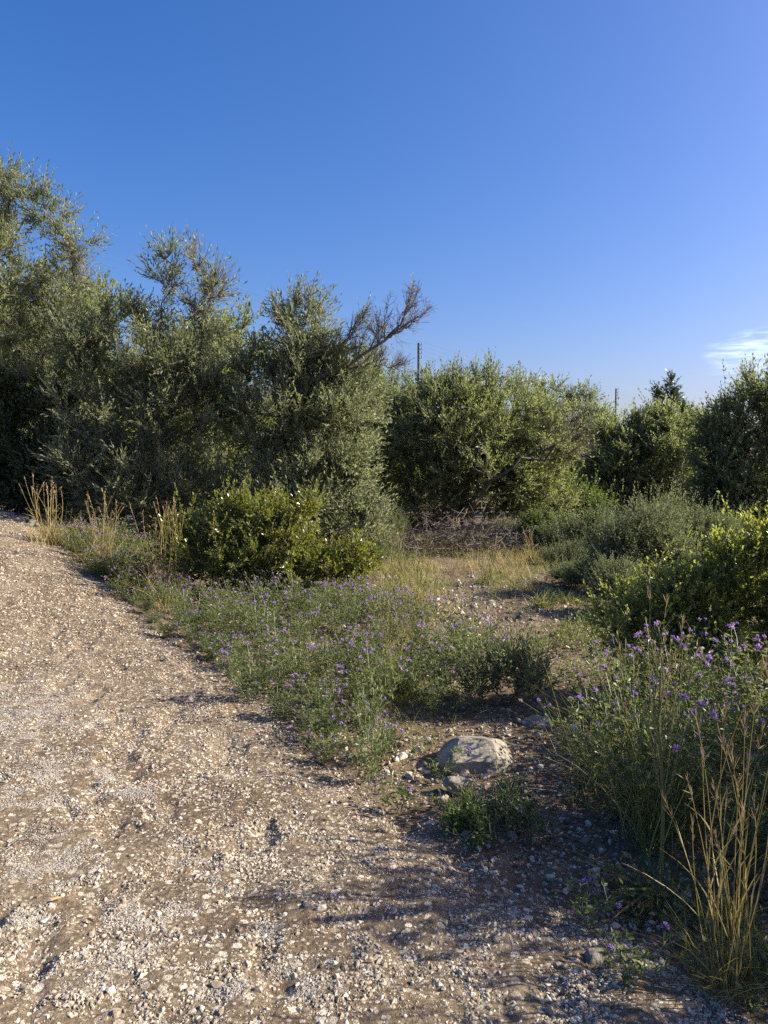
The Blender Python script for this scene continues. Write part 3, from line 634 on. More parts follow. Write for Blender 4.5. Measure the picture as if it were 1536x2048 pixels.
shrub('bushy_weed', 'dark green bushy weed in the middle of the clearing edge', b, lobes_px([(1010, 1378, 90, 22, .8), (930, 1385, 40, 12, .7), (1085, 1372, 40, 20, .8), (1030, 1340, 50, 20, .5), (970, 1345, 30, 20, .5)], b[1]), 60, 'trefoil', .032, .0055, tw=8, nl=12, tl=(.10, .26), upb=1.3, cat='weed', trunk_r=.012, tip_r=.0015)
b = G(985, 1650)
shrub('bushy_weed', 'small leafy weed in front of the pale boulder', b, lobes_px([(960, 1638, 45, 12), (1020, 1625, 36, 14), (905, 1625, 40, 8, .7), (1040, 1610, 20, 12, .6)], b[1]), 60, 'trefoil', .016, .0042, tw=6, nl=9, tl=(.03, .08), cat='weed', trunk_r=.006, tip_r=.001)
b = G(940, 1660)
shrub('bushy_weed', 'tiny bright green weed before the boulder at the edge of the shade', b, lobes_px([(935, 1640, 22, 18)], b[1]), 14, 'bright', .028, .005, tw=7, nl=8, tl=(.04, .08), cat='weed', trunk_r=.005, tip_r=.001)

# brush pile of dead twigs
b = G(930, 1105); t = thing('brush_pile', 'pile of dry grey twigs lying under the broad olive tree', 'brush pile', b)
mb = MB()
n = 1500; cx = P(930, 1080, b[1])
q = rng.normal(size=(n, 3)) * [1.15, .5, .16]; q[:, 2] = np.abs(q[:, 2]) * np.exp(-(q[:, 0] / 1.6) ** 2) * 1.6 + .02
B = b + q; D = unit(rng.normal(size=(n, 3)) * [1, 1, .45] + [0, 0, .12]); Lg = rng.uniform(.15, .6, n)
E = B + D * Lg[:, None]; E[:, 2] = np.maximum(E[:, 2], b[2] + .01)
mid = (B + E) / 2 + rng.normal(size=B.shape) * .03
tubes(mb, B, mid, .006, .0045, 3, 0, rng.random(n)); tubes(mb, mid, E, .0045, .002, 3, 0, rng.random(n))
sub = rng.integers(0, n, 3000); D2 = unit(D[sub] + rng.normal(size=(3000, 3)) * .6); B2 = mid[sub]; tubes(mb, B2, B2 + D2 * rng.uniform(.06, .25, 3000)[:, None], .003, .001, 3, 0, rng.random(3000))
mb.obj('twigs', M['deadtwig'], t)

# ------------------------------------------------------------------ grasses
def blades(mb, B, D, L, w, droop, mat=0, seg=4, rnd=None):
    n = len(B); D = unit(D); L = np.broadcast_to(L, (n,)); w = np.broadcast_to(w, (n,)); droop = np.broadcast_to(droop, (n,))
    h = perp(D); hv = unit(D * [1, 1, 0] + rng.normal(size=(n, 3)) * [.3, .3, 0])
    rows = []
    for k in range(seg + 1):
        t = k / seg
        c = B + D * (L * t)[:, None] + (hv * .8 - UP * .6) * (L * droop * t * t)[:, None]
        ww = w * (1 - t ** 1.6) * .5 + w * .04
        rows += [c - h * ww[:, None], c + h * ww[:, None]]
    v = np.stack(rows, 1); q = np.array([[2 * k, 2 * k + 1, 2 * k + 3, 2 * k + 2] for k in range(seg)])
    f = (q[None] + (np.arange(n) * 2 * (seg + 1))[:, None, None]).reshape(-1, 4)
    r = rng.random(n) if rnd is None else rnd
    mb.add(v.reshape(-1, 3), f, mat, np.repeat(r, 2 * (seg + 1)))
def stalks(base, tips, r=.0016, bow=.10, heads=True, hl=.16, mat='straw', t=None, hw=.0022):
    """thin flowering stalks from base to tips with slender drooping spikelets"""
    for tp in tips:
        mb = MB(); sm = MB()
        b0 = base + np.append(rng.normal(size=2) * .035, 0); tp = np.asarray(tp, float); L = np.linalg.norm(tp - b0)
        mid = (b0 + tp) / 2 + np.append(rng.normal(size=2) * bow * L, .03 * L)
        tt = np.linspace(0, 1, 8)[:, None]; pts = b0 * (1 - tt) ** 2 + 2 * mid * tt * (1 - tt) + tp * tt * tt
        polytube(mb, pts, r * 1.4, r * .5, 4, 0, np.clip(rng.normal(.5, .2), 0, 1))
        # sheath leaves
        for k in range(2):
            i = rng.integers(1, 5); d = unit(pts[i + 1] - pts[i] + rng.normal(size=3) * .25 * np.linalg.norm(pts[i + 1] - pts[i]))
            blades(mb, pts[i][None], d[None], rng.uniform(.1, .25), max(.004, r * 2), rng.uniform(.1, .5), 0, 4, np.array([rng.random()]))
        if heads:
            n = 14; u = rng.uniform(1 - hl / L, 1, n)[:, None]; hb = b0 * (1 - u) ** 2 + 2 * mid * u * (1 - u) + tp * u * u
            ax = unit(tp - mid); d = unit(ax + rng.normal(size=(n, 3)) * .28); nn = perp(d)
            leaves(sm, hb, d, nn, rng.uniform(.02, .05, n), hw, .2, 0)
        so_ = mb.obj('stalk', M[mat], t); so_['_o'] = list(t['_o'])
        if heads: sm.obj('seed_head', M['seed'], so_)
def grass_tuft(label, bp, height, n, spread, leaf='straw', nst=8, st_h=1.0, lean=(0, 0), group='grass tufts', w=.004, base=None, stiff=.16, name='grass_tuft', hl=.18):
    b = G(*bp) if base is None else base; t = thing(name, label, 'grass', b, group)
    mb = MB(); w = max(w, .00055 * float(np.linalg.norm(b[:2])))
    B = b + np.stack([rng.normal(size=n) * spread, rng.normal(size=n) * spread, np.zeros(n) - .01], 1)
    D = unit(np.stack([rng.normal(size=n) * stiff * 2 + lean[0], rng.normal(size=n) * stiff * 2 + lean[1], np.ones(n)], 1))
    blades(mb, B, D, height * rng.uniform(.35, 1., n), w, rng.uniform(.05, .55, n), 0, 4)
    tips = [b + np.array([rng.normal() * stiff * st_h + lean[0] * st_h, rng.normal() * stiff * st_h + lean[1] * st_h, st_h * rng.uniform(.7, 1.05)]) for k in range(nst)]
    dist = float(np.linalg.norm(b[:2]))
    if nst: stalks(b, tips, hl=hl, t=t, mat=leaf, r=max(.0017, .00032 * dist), hw=max(.0022, .00045 * dist))
    mb.obj('blades', M[leaf], t); return t
TG = 'tall dry grasses along the road edge'
grass_tuft('tall dry grass nearest the road crest in front of the dark shrub', (100, 1088), .5, 150, .14, nst=16, st_h=1.0, group=TG, lean=(-.06, 0))
grass_tuft('tall dry grass tuft growing in front of the red bar', (205, 1140), .55, 200, .16, nst=14, st_h=1.0, group=TG, stiff=.12)
grass_tuft('tallest dry grass tuft at the road edge beside the left mastic bush', (325, 1195), .6, 220, .16, nst=20, st_h=1.12, group=TG, stiff=.13)
grass_tuft('golden green grass tuft among the purple flowers', (795, 1395), .52, 260, .12, leaf='grass', nst=12, st_h=.75, group='grass tufts among the flowers', lean=(.06, 0), w=.003)
grass_tuft('single grass clump with tall stalks in the left mastic bush', (510, 1190), .4, 40, .08, leaf='grass', nst=5, st_h=.85, group='grass tufts among the flowers', lean=(.05, 0))
grass_tuft('thin yellow grass at the left side of the clearing', (850, 1190), .5, 150, .22, nst=7, st_h=.65, group='grass tufts in the clearing', w=.004, leaf='grass')
grass_tuft('thin grass with a leaning stalk in the middle of the clearing', (975, 1170), .4, 50, .1, nst=6, st_h=.7, group='grass tufts in the clearing', leaf='grass', lean=(.1, 0))
grass_tuft('reddish dry grass clump at the left edge of the bare patch', (835, 1205), .35, 120, .10, nst=0, group='grass tufts in the clearing', leaf='straw', w=.003, stiff=.3)
grass_tuft('strappy green grass clump in shade beyond the bare patch', (1085, 1210), .3, 90, .06, nst=0, group='grass tufts in the clearing', leaf='grass', w=.009, stiff=.4)
grass_tuft('second strappy green clump beside the shade of the right bushes', (1130, 1205), .28, 70, .05, nst=0, group='grass tufts in the clearing', leaf='grass', w=.008, stiff=.4)
grass_tuft('fine pale grass in front of the brush pile', (800, 1160), .5, 160, .3, nst=10, st_h=.7, group='grass tufts in the clearing', w=.004, leaf='grass')
grass_tuft('dry tan grass at the right end of the brush pile', (1060, 1130), .45, 130, .3, nst=8, st_h=.6, group='grass tufts in the clearing', w=.004)

# foreground right: fan of thin straw stalks
b = G(1455, 1975); dd = b[1]; t = thing('grass_tuft', 'fan of tall thin straw stalks in the shaded foreground corner', 'grass', b, 'foreground grasses')
mb = MB(); sm = MB()
tp = [(1392, 1430), (1385, 1640), (1330, 1600), (1405, 1500), (1425, 1560), (1440, 1470), (1452, 1420), (1462, 1500), (1478, 1560), (1490, 1430), (1500, 1520), (1512, 1400), (1525, 1460), (1532, 1330), (1545, 1300), (1560, 1420), (1508, 1600), (1470, 1650), (1430, 1660), (1375, 1560), (1550, 1520), (1575, 1580), (1490, 1620), (1455, 1580)]
stalks(b, [P(x, y, dd + rng.uniform(-.15, .25)) for x, y in tp], r=.0014, bow=.06, hl=.07, t=t, mat='straw', hw=.0015)
n = 240; B = b + np.stack([rng.normal(size=n) * .05, rng.normal(size=n) * .05, np.zeros(n) - .01], 1)
blades(mb, B, np.stack([rng.normal(size=n) * .5, rng.normal(size=n) * .5, np.ones(n)], 1), rng.uniform(.08, .28, n), .0022, rng.uniform(.1, .9, n), 0, 4, rng.random(n) * .5)
mb.obj('blades', M['straw'], t)
# tall stalk with upright panicle
b = G(1322, 1795); dd = b[1]; t = thing('seed_stalk', 'thick green stalk with an upright brown seed panicle in the right foreground', 'plant', b, 'foreground grasses')
mb = MB(); sm = MB(); 
main = [b, P(1324, 1700, dd), P(1326, 1600, dd), P(1322, 1520, dd), P(1318, 1430, dd), P(1322, 1340, dd)]
polytube(mb, main, .0085, .0035, 7, 0, .45)
polytube(mb, [G(1301, 1785), P(1298, 1740, dd), P(1300, 1700, dd), P(1312, 1660, dd), P(1323, 1628, dd)], .0045, .003, 5, 0, .15)
br = [[(1326, 1600), (1335, 1540), (1345, 1450), (1352, 1370), (1350, 1290)], [(1324, 1560), (1312, 1480), (1300, 1400), (1298, 1320)], [(1326, 1610), (1345, 1560), (1356, 1500), (1372, 1450)], [(1320, 1500), (1330, 1420), (1338, 1340), (1342, 1270)],
      [(1320, 1480), (1308, 1420), (1305, 1350), (1312, 1290)], [(1326, 1600), (1312, 1540), (1302, 1480), (1290, 1420)], [(1318, 1430), (1330, 1360), (1358, 1300), (1380, 1275)], [(1320, 1520), (1340, 1460), (1362, 1390), (1366, 1330)], [(1322, 1340), (1326, 1300), (1332, 1262)], [(1322, 1520), (1318, 1440), (1328, 1370), (1322, 1300)]]
for q in br:
    off = rng.uniform(-.07, .07); pts = np.array([P(x, y, dd + off * i / len(q)) for i, (x, y) in enumerate(q)])
    polytube(mb, pts, .0026, .0011, 4, 0, .75)
    n = 60; u = rng.random(n) ** .8 * (len(pts) - 1); i = np.clip(u.astype(int), 0, len(pts) - 2); fr = (u - i)[:, None]
    hb = pts[i] * (1 - fr) + pts[i + 1] * fr; d = unit(unit(pts[i + 1] - pts[i]) + rng.normal(size=(n, 3)) * .55)
    leaves(sm, hb, d, perp(d), rng.uniform(.008, .018, n), .0026, .4, 0)
n = 34; an = rng.random(n) * 6.28; an[:16] = rng.uniform(2.6, 4.4, 16)
B = b + np.stack([np.cos(an) * .03, np.sin(an) * .03, np.zeros(n) + .02], 1)
sl = MB(); blades(sl, B, np.stack([np.cos(an), np.sin(an), rng.uniform(.15, .8, n)], 1), rng.uniform(.15, .36, n), rng.uniform(.008, .018, n), rng.uniform(.1, .5, n), 0, 6)
kids[t.name] = [mb.obj('stalk', M['stemgreen'], t, smooth=True), sm.obj('seed_panicle', M['seed'], t), sl.obj('basal_leaves', M['strap'], t)]
# slim upright grass stems behind it
b = G(1300, 1700); dd = b[1]; t = thing('grass_tuft', 'slim grass stems standing up above the right-hand flowers', 'grass', b, 'foreground grasses'); mb = MB(); sm = MB()
stalks(b, [P(1300, 1140, dd + .2), P(1235, 1250, dd), P(1250, 1400, dd - .1), P(1365, 1235, dd + .1), P(1385, 1330, dd), P(1275, 1330, dd), P(1335, 1200, dd + .15), P(1345, 1400, dd), P(1395, 1290, dd + .2)], r=.0021, bow=.03, hl=.14, t=t, mat='grass')
n = 60; B = b + np.stack([rng.normal(size=n) * .06, rng.normal(size=n) * .06, np.zeros(n)], 1)
blades(mb, B, np.stack([rng.normal(size=n) * .25, rng.normal(size=n) * .25, np.ones(n)], 1), rng.uniform(.3, .7, n), .004, rng.uniform(.1, .6, n), 0, 5)
mb.obj('blades', M['grass'], t)

# ------------------------------------------------------------------ purple trefoil plants
def head_mesh(name, mat, n=26, r=.0125, seed=0):
    mb = MB(); d = rdir(n * 3); d = d[d[:, 2] > -.35][:n]; nn = perp(d)
    leaves(mb, d * r * .25, d, nn, r * rng.uniform(.7, 1.1, len(d)), r * .23, .4, 0, wide=.6)
    d2 = rdir(8) * [1, 1, .3] - [0, 0, .5]; d2 = unit(d2); leaves(mb, d2 * 0, d2, perp(d2), r * .55, r * .22, .3, 1, rng.random(8) * .4)
    return mb.mesh(name, [M[mat], M['trefoil']])
HEADS = [head_mesh('flower_head', 'purple') for k in range(4)] + [head_mesh('flower_head', 'faded', r=.011)]
def trefoil(label, group, h, spread, nst, nflow, base, stemcol='stemgreen', seed=0, lf=.036, lwid=.0066, erect=.9, dens=1.):
    t = thing('trefoil_plant', label, 'flower', base, group); mb = MB(); heads = []
    b = np.array(base, float)
    for k in range(nst):
        a = rng.random() * 6.28; L = h * rng.uniform(.65, 1.25); sp = spread * rng.uniform(.35, 1.)
        tip = b + np.array([math.cos(a) * sp, math.sin(a) * sp, L * rng.uniform(.75, 1.05)])
        mid = b + np.array([math.cos(a) * sp * .35, math.sin(a) * sp * .35, L * .6]) + rng.normal(size=3) * .03 * erect
        b0 = b + np.array([math.cos(a), math.sin(a), 0]) * spread * .12 * rng.random()
        t_ = np.linspace(0, 1, 6)[:, None]; pts = b0 * (1 - t_) ** 2 + 2 * mid * t_ * (1 - t_) + tip * t_ * t_
        polytube(mb, pts, .0019, .0010, 3, 1, rng.random() * .6 + .2)
        nd = int(9 * dens); u = rng.uniform(.08, .92, nd)[:, None]; q = b0 * (1 - u) ** 2 + 2 * mid * u * (1 - u) + tip * u * u
        od = unit(np.stack([np.cos(x := rng.random(nd) * 6.28), np.sin(x), rng.uniform(.2, .9, nd)], 1)); pl = rng.uniform(.02, .06, nd)[:, None]
        e = q + od * pl; tubes(mb, q, e, .0008, .0006, 3, 1, .4)
        for s in (-.75, 0, .75):
            si = np.cross(od, UP); d = unit(od * math.cos(s) + si * math.sin(s) + rng.normal(size=od.shape) * .2); nn = unit(UP + rng.normal(size=d.shape) * .5); nn = unit(nn - (nn * d).sum(1, keepdims=True) * d)
            leaves(mb, e, d, nn, lf * rng.uniform(.7, 1.2, nd) * (1 - .3 * u[:, 0]), lwid, .25, 0)
        # side shoots carrying peduncles
        for j in range(2):
            i = rng.integers(2, 5); d = unit(np.array([math.cos(a + rng.normal()), math.sin(a + rng.normal()), rng.uniform(.5, 1.3)])); e2 = pts[i] + d * h * rng.uniform(.2, .45)
            polytube(mb, [pts[i], (pts[i] + e2) / 2 + rng.normal(size=3) * .012, e2], .0013, .0008, 3, 1, .6); heads.append(e2)
        heads.append(tip)
    ch = [mb.obj('foliage', [M['trefoil'], M['stemgreen']], t)]
    rng.shuffle(heads)
    heads = sorted(heads, key=lambda q: -q[2])[:max(nflow * 2, 1)]; rng.shuffle(heads)
    for q in heads[:nflow]:
        m = HEADS[int(rng.integers(0, 4))] if rng.random() < .68 else HEADS[4]
        o = link('flower_head', m, t); o.location = np.array(q) - b; s = rng.uniform(.75, 1.25); o.scale = (s, s, s); o.rotation_euler = (rng.normal() * .4, rng.normal() * .4, rng.random() * 6)
        ch.append(o)
    kids[t.name] = ch; return t
def inpoly(x, y, pg):
    r = np.zeros(len(x), bool); j = len(pg) - 1
    for i in range(len(pg)):
        xi, yi = pg[i]; xj, yj = pg[j]
        r ^= ((yi > y) != (yj > y)) & (x < (xj - xi) * (y - yi) / (yj - yi + 1e-12) + xi); j = i
    return r
def fill(polypx, dmin, tries=6000):
    pg = np.array([G(*p)[:2] for p in polypx]); lo, hi = pg.min(0), pg.max(0); out = []
    c = rng.uniform(lo, hi, (tries, 2)); c = c[inpoly(c[:, 0], c[:, 1], pg)]
    for q in c:
        if all((q[0] - o[0]) ** 2 + (q[1] - o[1]) ** 2 > dmin * dmin for o in out): out.append(q)
    return np.array(out)
pg_mat = [(250, 1165), (330, 1205), (520, 1195), (740, 1205), (850, 1235), (950, 1280), (960, 1340), (960, 1420), (860, 1440), (840, 1490), (770, 1560), (700, 1575), (620, 1500), (440, 1352), (280, 1225), (190, 1150)]
GL1 = 'purple trefoil plants beside the road'
lab1 = 'low trefoil plant with purple clover heads in the mat between road and clearing'
pts = fill(pg_mat, .25); pts = pts[(fbm(pts[:, 0] * .9, pts[:, 1] * .9, 2, 131) + .25 * rng.random(len(pts)) - .4 * (pts[:, 0] > .1) * (rng.random(len(pts)) < .5) > -.42) | (np.arange(len(pts)) < 7)]
protos = []
for k, q in enumerate(pts[:7]):
    protos.append(trefoil(lab1, GL1, rng.uniform(.26, .38), rng.uniform(.24, .34), int(rng.integers(17, 22)), int(rng.integers(8, 12)), gz(*q)))
print('mat plants', len(pts))
for q in pts[7:]:
    e_ = float(np.clip(.5 + .75 * -road_d(q[0], q[1]), .5, 1.))
    copy_tree(protos[int(rng.integers(0, 7))], gz(*q), rng.random() * 6.28, rng.uniform(.65, 1.2) * (.4 + .6 * e_), sz=rng.uniform(.6, 1.25) * e_)
pg_r = [(1135, 1590), (1190, 1530), (1240, 1460), (1400, 1415), (1580, 1410), (1800, 1480), (1950, 1750), (1750, 1840), (1500, 1790), (1360, 1715), (1250, 1690), (1150, 1650)]
GL2 = 'tall trefoil plants at the right'
lab2 = 'taller trefoil plant with long stems and purple heads in the clump right of the boulder'
pts = fill(pg_r, .23); pr = []
for k, q in enumerate(pts[:6]):
    pr.append(trefoil(lab2, GL2, rng.uniform(.42, .56), rng.uniform(.26, .38), int(rng.integers(19, 24)), int(rng.integers(7, 11)), gz(*q), lf=.042, lwid=.0078))
print('right plants', len(pts))
for q in pts[6:]:
    copy_tree(pr[int(rng.integers(0, 6))], gz(*q), rng.random() * 6.28, rng.uniform(.75, 1.15))
for (px, py, lb) in ((880, 1560, 'straggling trefoil plant left of the pale boulder, one stem across its face'), (1060, 1690, 'small trefoil plant with two open purple heads in the shade before the clump'), (800, 1620, 'sparse trefoil plant at the broken road edge'), (1180, 1870, 'lone low trefoil stem with a purple head in the shaded gravel'), (1265, 1960, 'trefoil stem drooping over the shaded road edge')):
    q = G(px, py); trefoil(lb, None, .13, .16, 5, 3, q, dens=.8)
# trefoil along the left edge up to the crest
pe = fill([(120, 1100), (180, 1140), (300, 1215), (360, 1180), (300, 1120), (190, 1075)], .3)
for q in pe:
    copy_tree(protos[int(rng.integers(0, 7))], gz(*q), rng.random() * 6.28, rng.uniform(.8, 1.2), label='trefoil plant with purple heads among the tall dry grasses by the road crest', group='trefoil plants among the dry grasses')

# ------------------------------------------------------------------ ground cover
def ground_pts(polypx, n):
    pg = np.array([G(*p)[:2] for p in polypx]); lo, hi = pg.min(0), pg.max(0); c = rng.uniform(lo, hi, (n, 2)); c = c[inpoly(c[:, 0], c[:, 1], pg)]
    return c
mb = MB()
for poly, n, h, dens in (([(740, 1120), (760, 1075), (1200, 1075), (1260, 1180), (1180, 1300), (1100, 1280), (1020, 1190), (900, 1180), (760, 1200)], 17000, .22, .0), ([(180, 1130), (330, 1215), (620, 1500), (760, 1560), (960, 1430), (1000, 1280), (760, 1190), (300, 1190)], 9000, .2, .0),
                         ([(1050, 1290), (1300, 1200), (1600, 1300), (1900, 1650), (1300, 1680), (1130, 1560)], 7000, .22, .0), ([(0, 1060), (-300, 1040), (200, 1030), (800, 1060), (740, 1150), (320, 1150), (130, 1090)], 9000, .3, -.1)):
    c = ground_pts(poly, n); m = (fbm(c[:, 0] * 1.6, c[:, 1] * 1.6, 3, 101) > dens) & (road_d(c[:, 0], c[:, 1]) < -.12); c = c[m]
    B = np.stack([c[:, 0], c[:, 1], H(c[:, 0], c[:, 1]) + micro(c[:, 0], c[:, 1]) - .005], 1); k = len(c)
    D = np.stack([rng.normal(size=k) * .45, rng.normal(size=k) * .45, np.ones(k)], 1)
    blades(mb, B, D, h * rng.uniform(.25, 1.1, k), np.maximum(.0035, .00055 * np.linalg.norm(c, axis=1)), rng.uniform(.1, .9, k), 0, 3)
tag(mb.obj('grass', M['grass']), 'short green and straw grass growing through the clearing', None, None, 'stuff')
mb = MB()
for poly, n, keepn in (([(140, 1110), (330, 1225), (620, 1510), (760, 1575), (980, 1440), (1000, 1280), (760, 1190), (330, 1190), (200, 1090)], 5200, -.05), ([(1040, 1300), (1250, 1200), (1600, 1300), (1900, 1700), (1300, 1720), (1130, 1600)], 3800, -.1),
                       ([(1190, 1810), (1330, 1740), (1800, 1720), (1800, 2040), (1440, 2030), (1300, 1890)], 900, .0), ([(760, 1110), (1200, 1080), (1500, 1080), (1500, 1160), (1200, 1290), (900, 1190)], 3600, -.02), ([(-300, 1040), (200, 1040), (760, 1060), (740, 1180), (330, 1160), (130, 1085)], 2500, -.1)):
    c = ground_pts(poly, n); m = (fbm(c[:, 0] * 1.7, c[:, 1] * 1.7, 3, 111) > keepn) & (road_d(c[:, 0], c[:, 1]) < -.1); c = c[m]; k = len(c)
    B = np.stack([c[:, 0], c[:, 1], H(c[:, 0], c[:, 1]) - .01], 1); D = np.stack([rng.normal(size=k) * .8, rng.normal(size=k) * .8, np.ones(k)], 1)
    sprays(mb, B, D, rng.uniform(.06, .19, k), 10, .03, .0075, ang=1.0, tr=.0012, twigmat=1, six=False)
tag(mb.obj('undergrowth', [M['trefoil'], M['stemgreen']]), 'low leafy undergrowth covering the soil between the plants', None, None, 'stuff')
mb = MB()
for poly, n, h in (([(250, 1180), (420, 1230), (560, 1350), (700, 1480), (840, 1480), (960, 1340), (900, 1200), (560, 1190)], 2600, .42), ([(740, 1130), (780, 1080), (1150, 1085), (1160, 1180), (900, 1190), (800, 1230)], 9000, .34), ([(1120, 1600), (1150, 1480), (1536, 1400), (1700, 1600), (1500, 1740), (1250, 1720)], 1100, .62), ([(60, 1080), (140, 1130), (340, 1240), (360, 1150), (150, 1070)], 3200, .5)):
    c = ground_pts(poly, n); m = (fbm(c[:, 0] * 1.3, c[:, 1] * 1.3, 3, 141) > .05) & (road_d(c[:, 0], c[:, 1]) < -.15); c = c[m]; k = len(c)
    B = np.stack([c[:, 0], c[:, 1], H(c[:, 0], c[:, 1]) - .005], 1); D = np.stack([rng.normal(size=k) * .3, rng.normal(size=k) * .3, np.ones(k)], 1)
    blades(mb, B, D, h * rng.uniform(.4, 1.15, k), np.maximum(.0028, .0005 * np.linalg.norm(c, axis=1)), rng.uniform(.05, .75, k), 0, 4, .25 + .75 * rng.random(k))
tag(mb.obj('dry_grass', M['straw']), 'thin dry straw stems standing among the flowers and scrub', None, None, 'stuff')
scr = [(770, 1085), (830, 1065), (1010, 1085), (1090, 1100), (1150, 1130), (1230, 1090), (1440, 1135), (1500, 1160), (1190, 1180), (1130, 1060), (880, 1072), (760, 1130), (1260, 1230), (1380, 1185), (1040, 1100), (1330, 1075), (1480, 1090)]
for k, q in enumerate(scr):
    sc_ = rng.uniform(.45, .8); src = s6 if k % 3 else s5 if k % 2 else s2
    copy_tree(src, G(*q), rng.random() * 6.28, sc_, label='knee-high grey-green scrub bush at the far rim of the clearing below the olives', group='scrub bushes round the clearing', sz=sc_ * rng.uniform(.7, 1.1))
# dry litter: fallen twigs and leaves
mb = MB(); c = np.vstack([polar_pts(15000, 2.2, 22, -30, 34, 1.0)]); c = c[road_d(c[:, 0], c[:, 1]) < .1]; k = len(c)
B = np.stack([c[:, 0], c[:, 1], H(c[:, 0], c[:, 1]) + micro(c[:, 0], c[:, 1]) + .006], 1); D = unit(rng.normal(size=(k, 3)) * [1, 1, .12])
tubes(mb, B, B + D * rng.uniform(.03, .14, k)[:, None], .0014, .0008, 3, 0, rng.random(k))
tag(mb.obj('litter', M['deadtwig']), 'dry twig litter on the soil under the plants', None, None, 'stuff')

mb = MB(); c = polar_pts(14000, 2.4, 18, -28, 36, .9); c = c[(road_d(c[:, 0], c[:, 1]) < -.15) & (fbm(c[:, 0] * 1.4, c[:, 1] * 1.4, 3, 151) > -.1)]; k = len(c)
B = np.stack([c[:, 0], c[:, 1], H(c[:, 0], c[:, 1]) + micro(c[:, 0], c[:, 1]) + .005], 1); D = unit(rng.normal(size=(k, 3)) * [1, 1, .2]); n_ = unit(UP + rng.normal(size=(k, 3)) * .35); n_ = unit(n_ - (n_ * D).sum(1, keepdims=True) * D)
leaves(mb, B, D, n_, rng.uniform(.025, .055, k), rng.uniform(.004, .009, k), .4, 0, curl=.1)
tag(mb.obj('leaf_litter', M['litter']), 'fallen brown olive leaves littering the soil of the clearing', None, None, 'stuff')
# ------------------------------------------------------------------ rocks, leaf, bar
def rock(name, label, cat, base, size, seed, mat, sub=4, cuts=9, group=None, bumps=.03, sink=.25, rz=0, cut=(.45, .85)):
    g = np.random.default_rng(seed); v, f = ico(sub)
    for k in range(cuts):
        n = unit(g.normal(size=(1, 3)))[0]; dd_ = g.uniform(*cut); s = v @ n; v = v - np.maximum(s - dd_, 0)[:, None] * n * .92
    nrm = unit(v)
    nz = fbm(nrm[:, 0] * 3 + nrm[:, 2] * 2.1, nrm[:, 1] * 3 - nrm[:, 2] * 1.3, 4, seed)
    v = v + nrm * (nz * bumps * 2)[:, None]
    v = v * np.array(size); c, s = math.cos(rz), math.sin(rz); v = v @ np.array([[c, s, 0], [-s, c, 0], [0, 0, 1]])
    v[:, 2] += size[2] * (1 - 2 * sink)
    mb = MB(); mb.add(v, f); o = mb.obj(name, M[mat], smooth=False); o.location = base; return tag(o, label, cat, group)
# pale boulder: low dome with a broad sloping face towards the road and small pits
b = G(958, 1548); g = np.random.default_rng(4); v, f = ico(5)
for n_, d_ in (((-.15, -.6, .75), .80), ((.8, -.3, .55), .86), ((-.85, -.1, .5), .84), ((.1, .4, .9), .86), ((.95, .1, .1), .86), ((-.1, -.95, .1), .86)):
    n_ = unit(np.array(n_)); s = v @ n_; v = v - np.maximum(s - d_, 0)[:, None] * n_ * .93
nr = unit(v); v = v + nr * (.05 * fbm(nr[:, 0] * 3 + 5, nr[:, 2] * 3 + nr[:, 1] * 2, 4, 7))[:, None]
for k in range(16):
    c = unit(np.array([g.normal() * .55 - .1, -.6 + g.normal() * .3, .75 + g.normal() * .2])); dn = nr - c
    dn = dn * np.array([1.0, 1.6, 1.6]); w = np.exp(-(dn ** 2).sum(1) / (g.uniform(.035, .075) ** 2)); v = v - nr * (w * g.uniform(.03, .08))[:, None]
v = v * [.21, .185, .122]; v[:, 2] += .004
mb = MB(); mb.add(v, f); o = mb.obj('boulder', M['boulder'], smooth=False); o.location = b + [.01, .19, 0]
tag(o, 'pale grey rounded limestone boulder at the edge of the gravel, lit by the sun', 'boulder')
rock('rock', 'dark jagged rock half buried just below the pale boulder', 'rock', G(920, 1590) + [0, .03, 0], (.10, .07, .06), 12, 'rock', cuts=12, bumps=.08, cut=(.3, .8))
rock('rock', 'flat layered rock lying behind the pale boulder', 'rock', G(1083, 1456) + [0, .05, 0], (.10, .07, .045), 15, 'boulder', cuts=10, bumps=.06)
rock('rock', 'small squared stone at the foot of the seed stalk', 'rock', G(1372, 1800), (.035, .03, .028), 18, 'stone', cuts=9, sub=3)
rock('rock', 'grey pointed stone in the shaded gravel by the strap leaves', 'rock', G(1185, 1925), (.05, .035, .032), 19, 'rock', cuts=9, sub=3)
rock('rock', 'brown stone lying against the pointed stone in the shade', 'rock', G(1085, 1895), (.032, .03, .024), 20, 'rock', cuts=9, sub=3)
rock('rock', 'pale squared pebble near the bottom edge of the road', 'rock', G(275, 2035), (.028, .022, .022), 21, 'stone', cuts=9, sub=3)
k = 0
for px in np.linspace(-10, 74, 16):
    py = 1024 + (px + 10) * .36 + rng.uniform(-7, 7); s = rng.uniform(.05, .11)
    rock('rock', 'pale grey rubble stone in the row on the road crest before the dark shrub', 'rock', G(px, py), (s * 1.1, s * .8, s * .6), 40 + k, 'rock', sub=3, cuts=8, group='rubble stones on the road crest', rz=k); k += 1
def small_leaf(px, py, label, L=.045, rz=.6):
    b = G(px, py); b[2] = float(Hs(b[0], b[1])) + .012; mb = MB()
    d = unit(np.array([[math.cos(rz), math.sin(rz), .12]])); n = unit(np.array([[.1, -.2, 1.]])); n = unit(n - (n * d).sum() * d)
    leaves(mb, np.zeros((1, 3)), d, n, L, .007, .5, 0, curl=.15); o = mb.obj('dry_leaf', M['dryleaf']); o.location = b; tag(o, label, 'leaf', 'fallen leaves on the road')
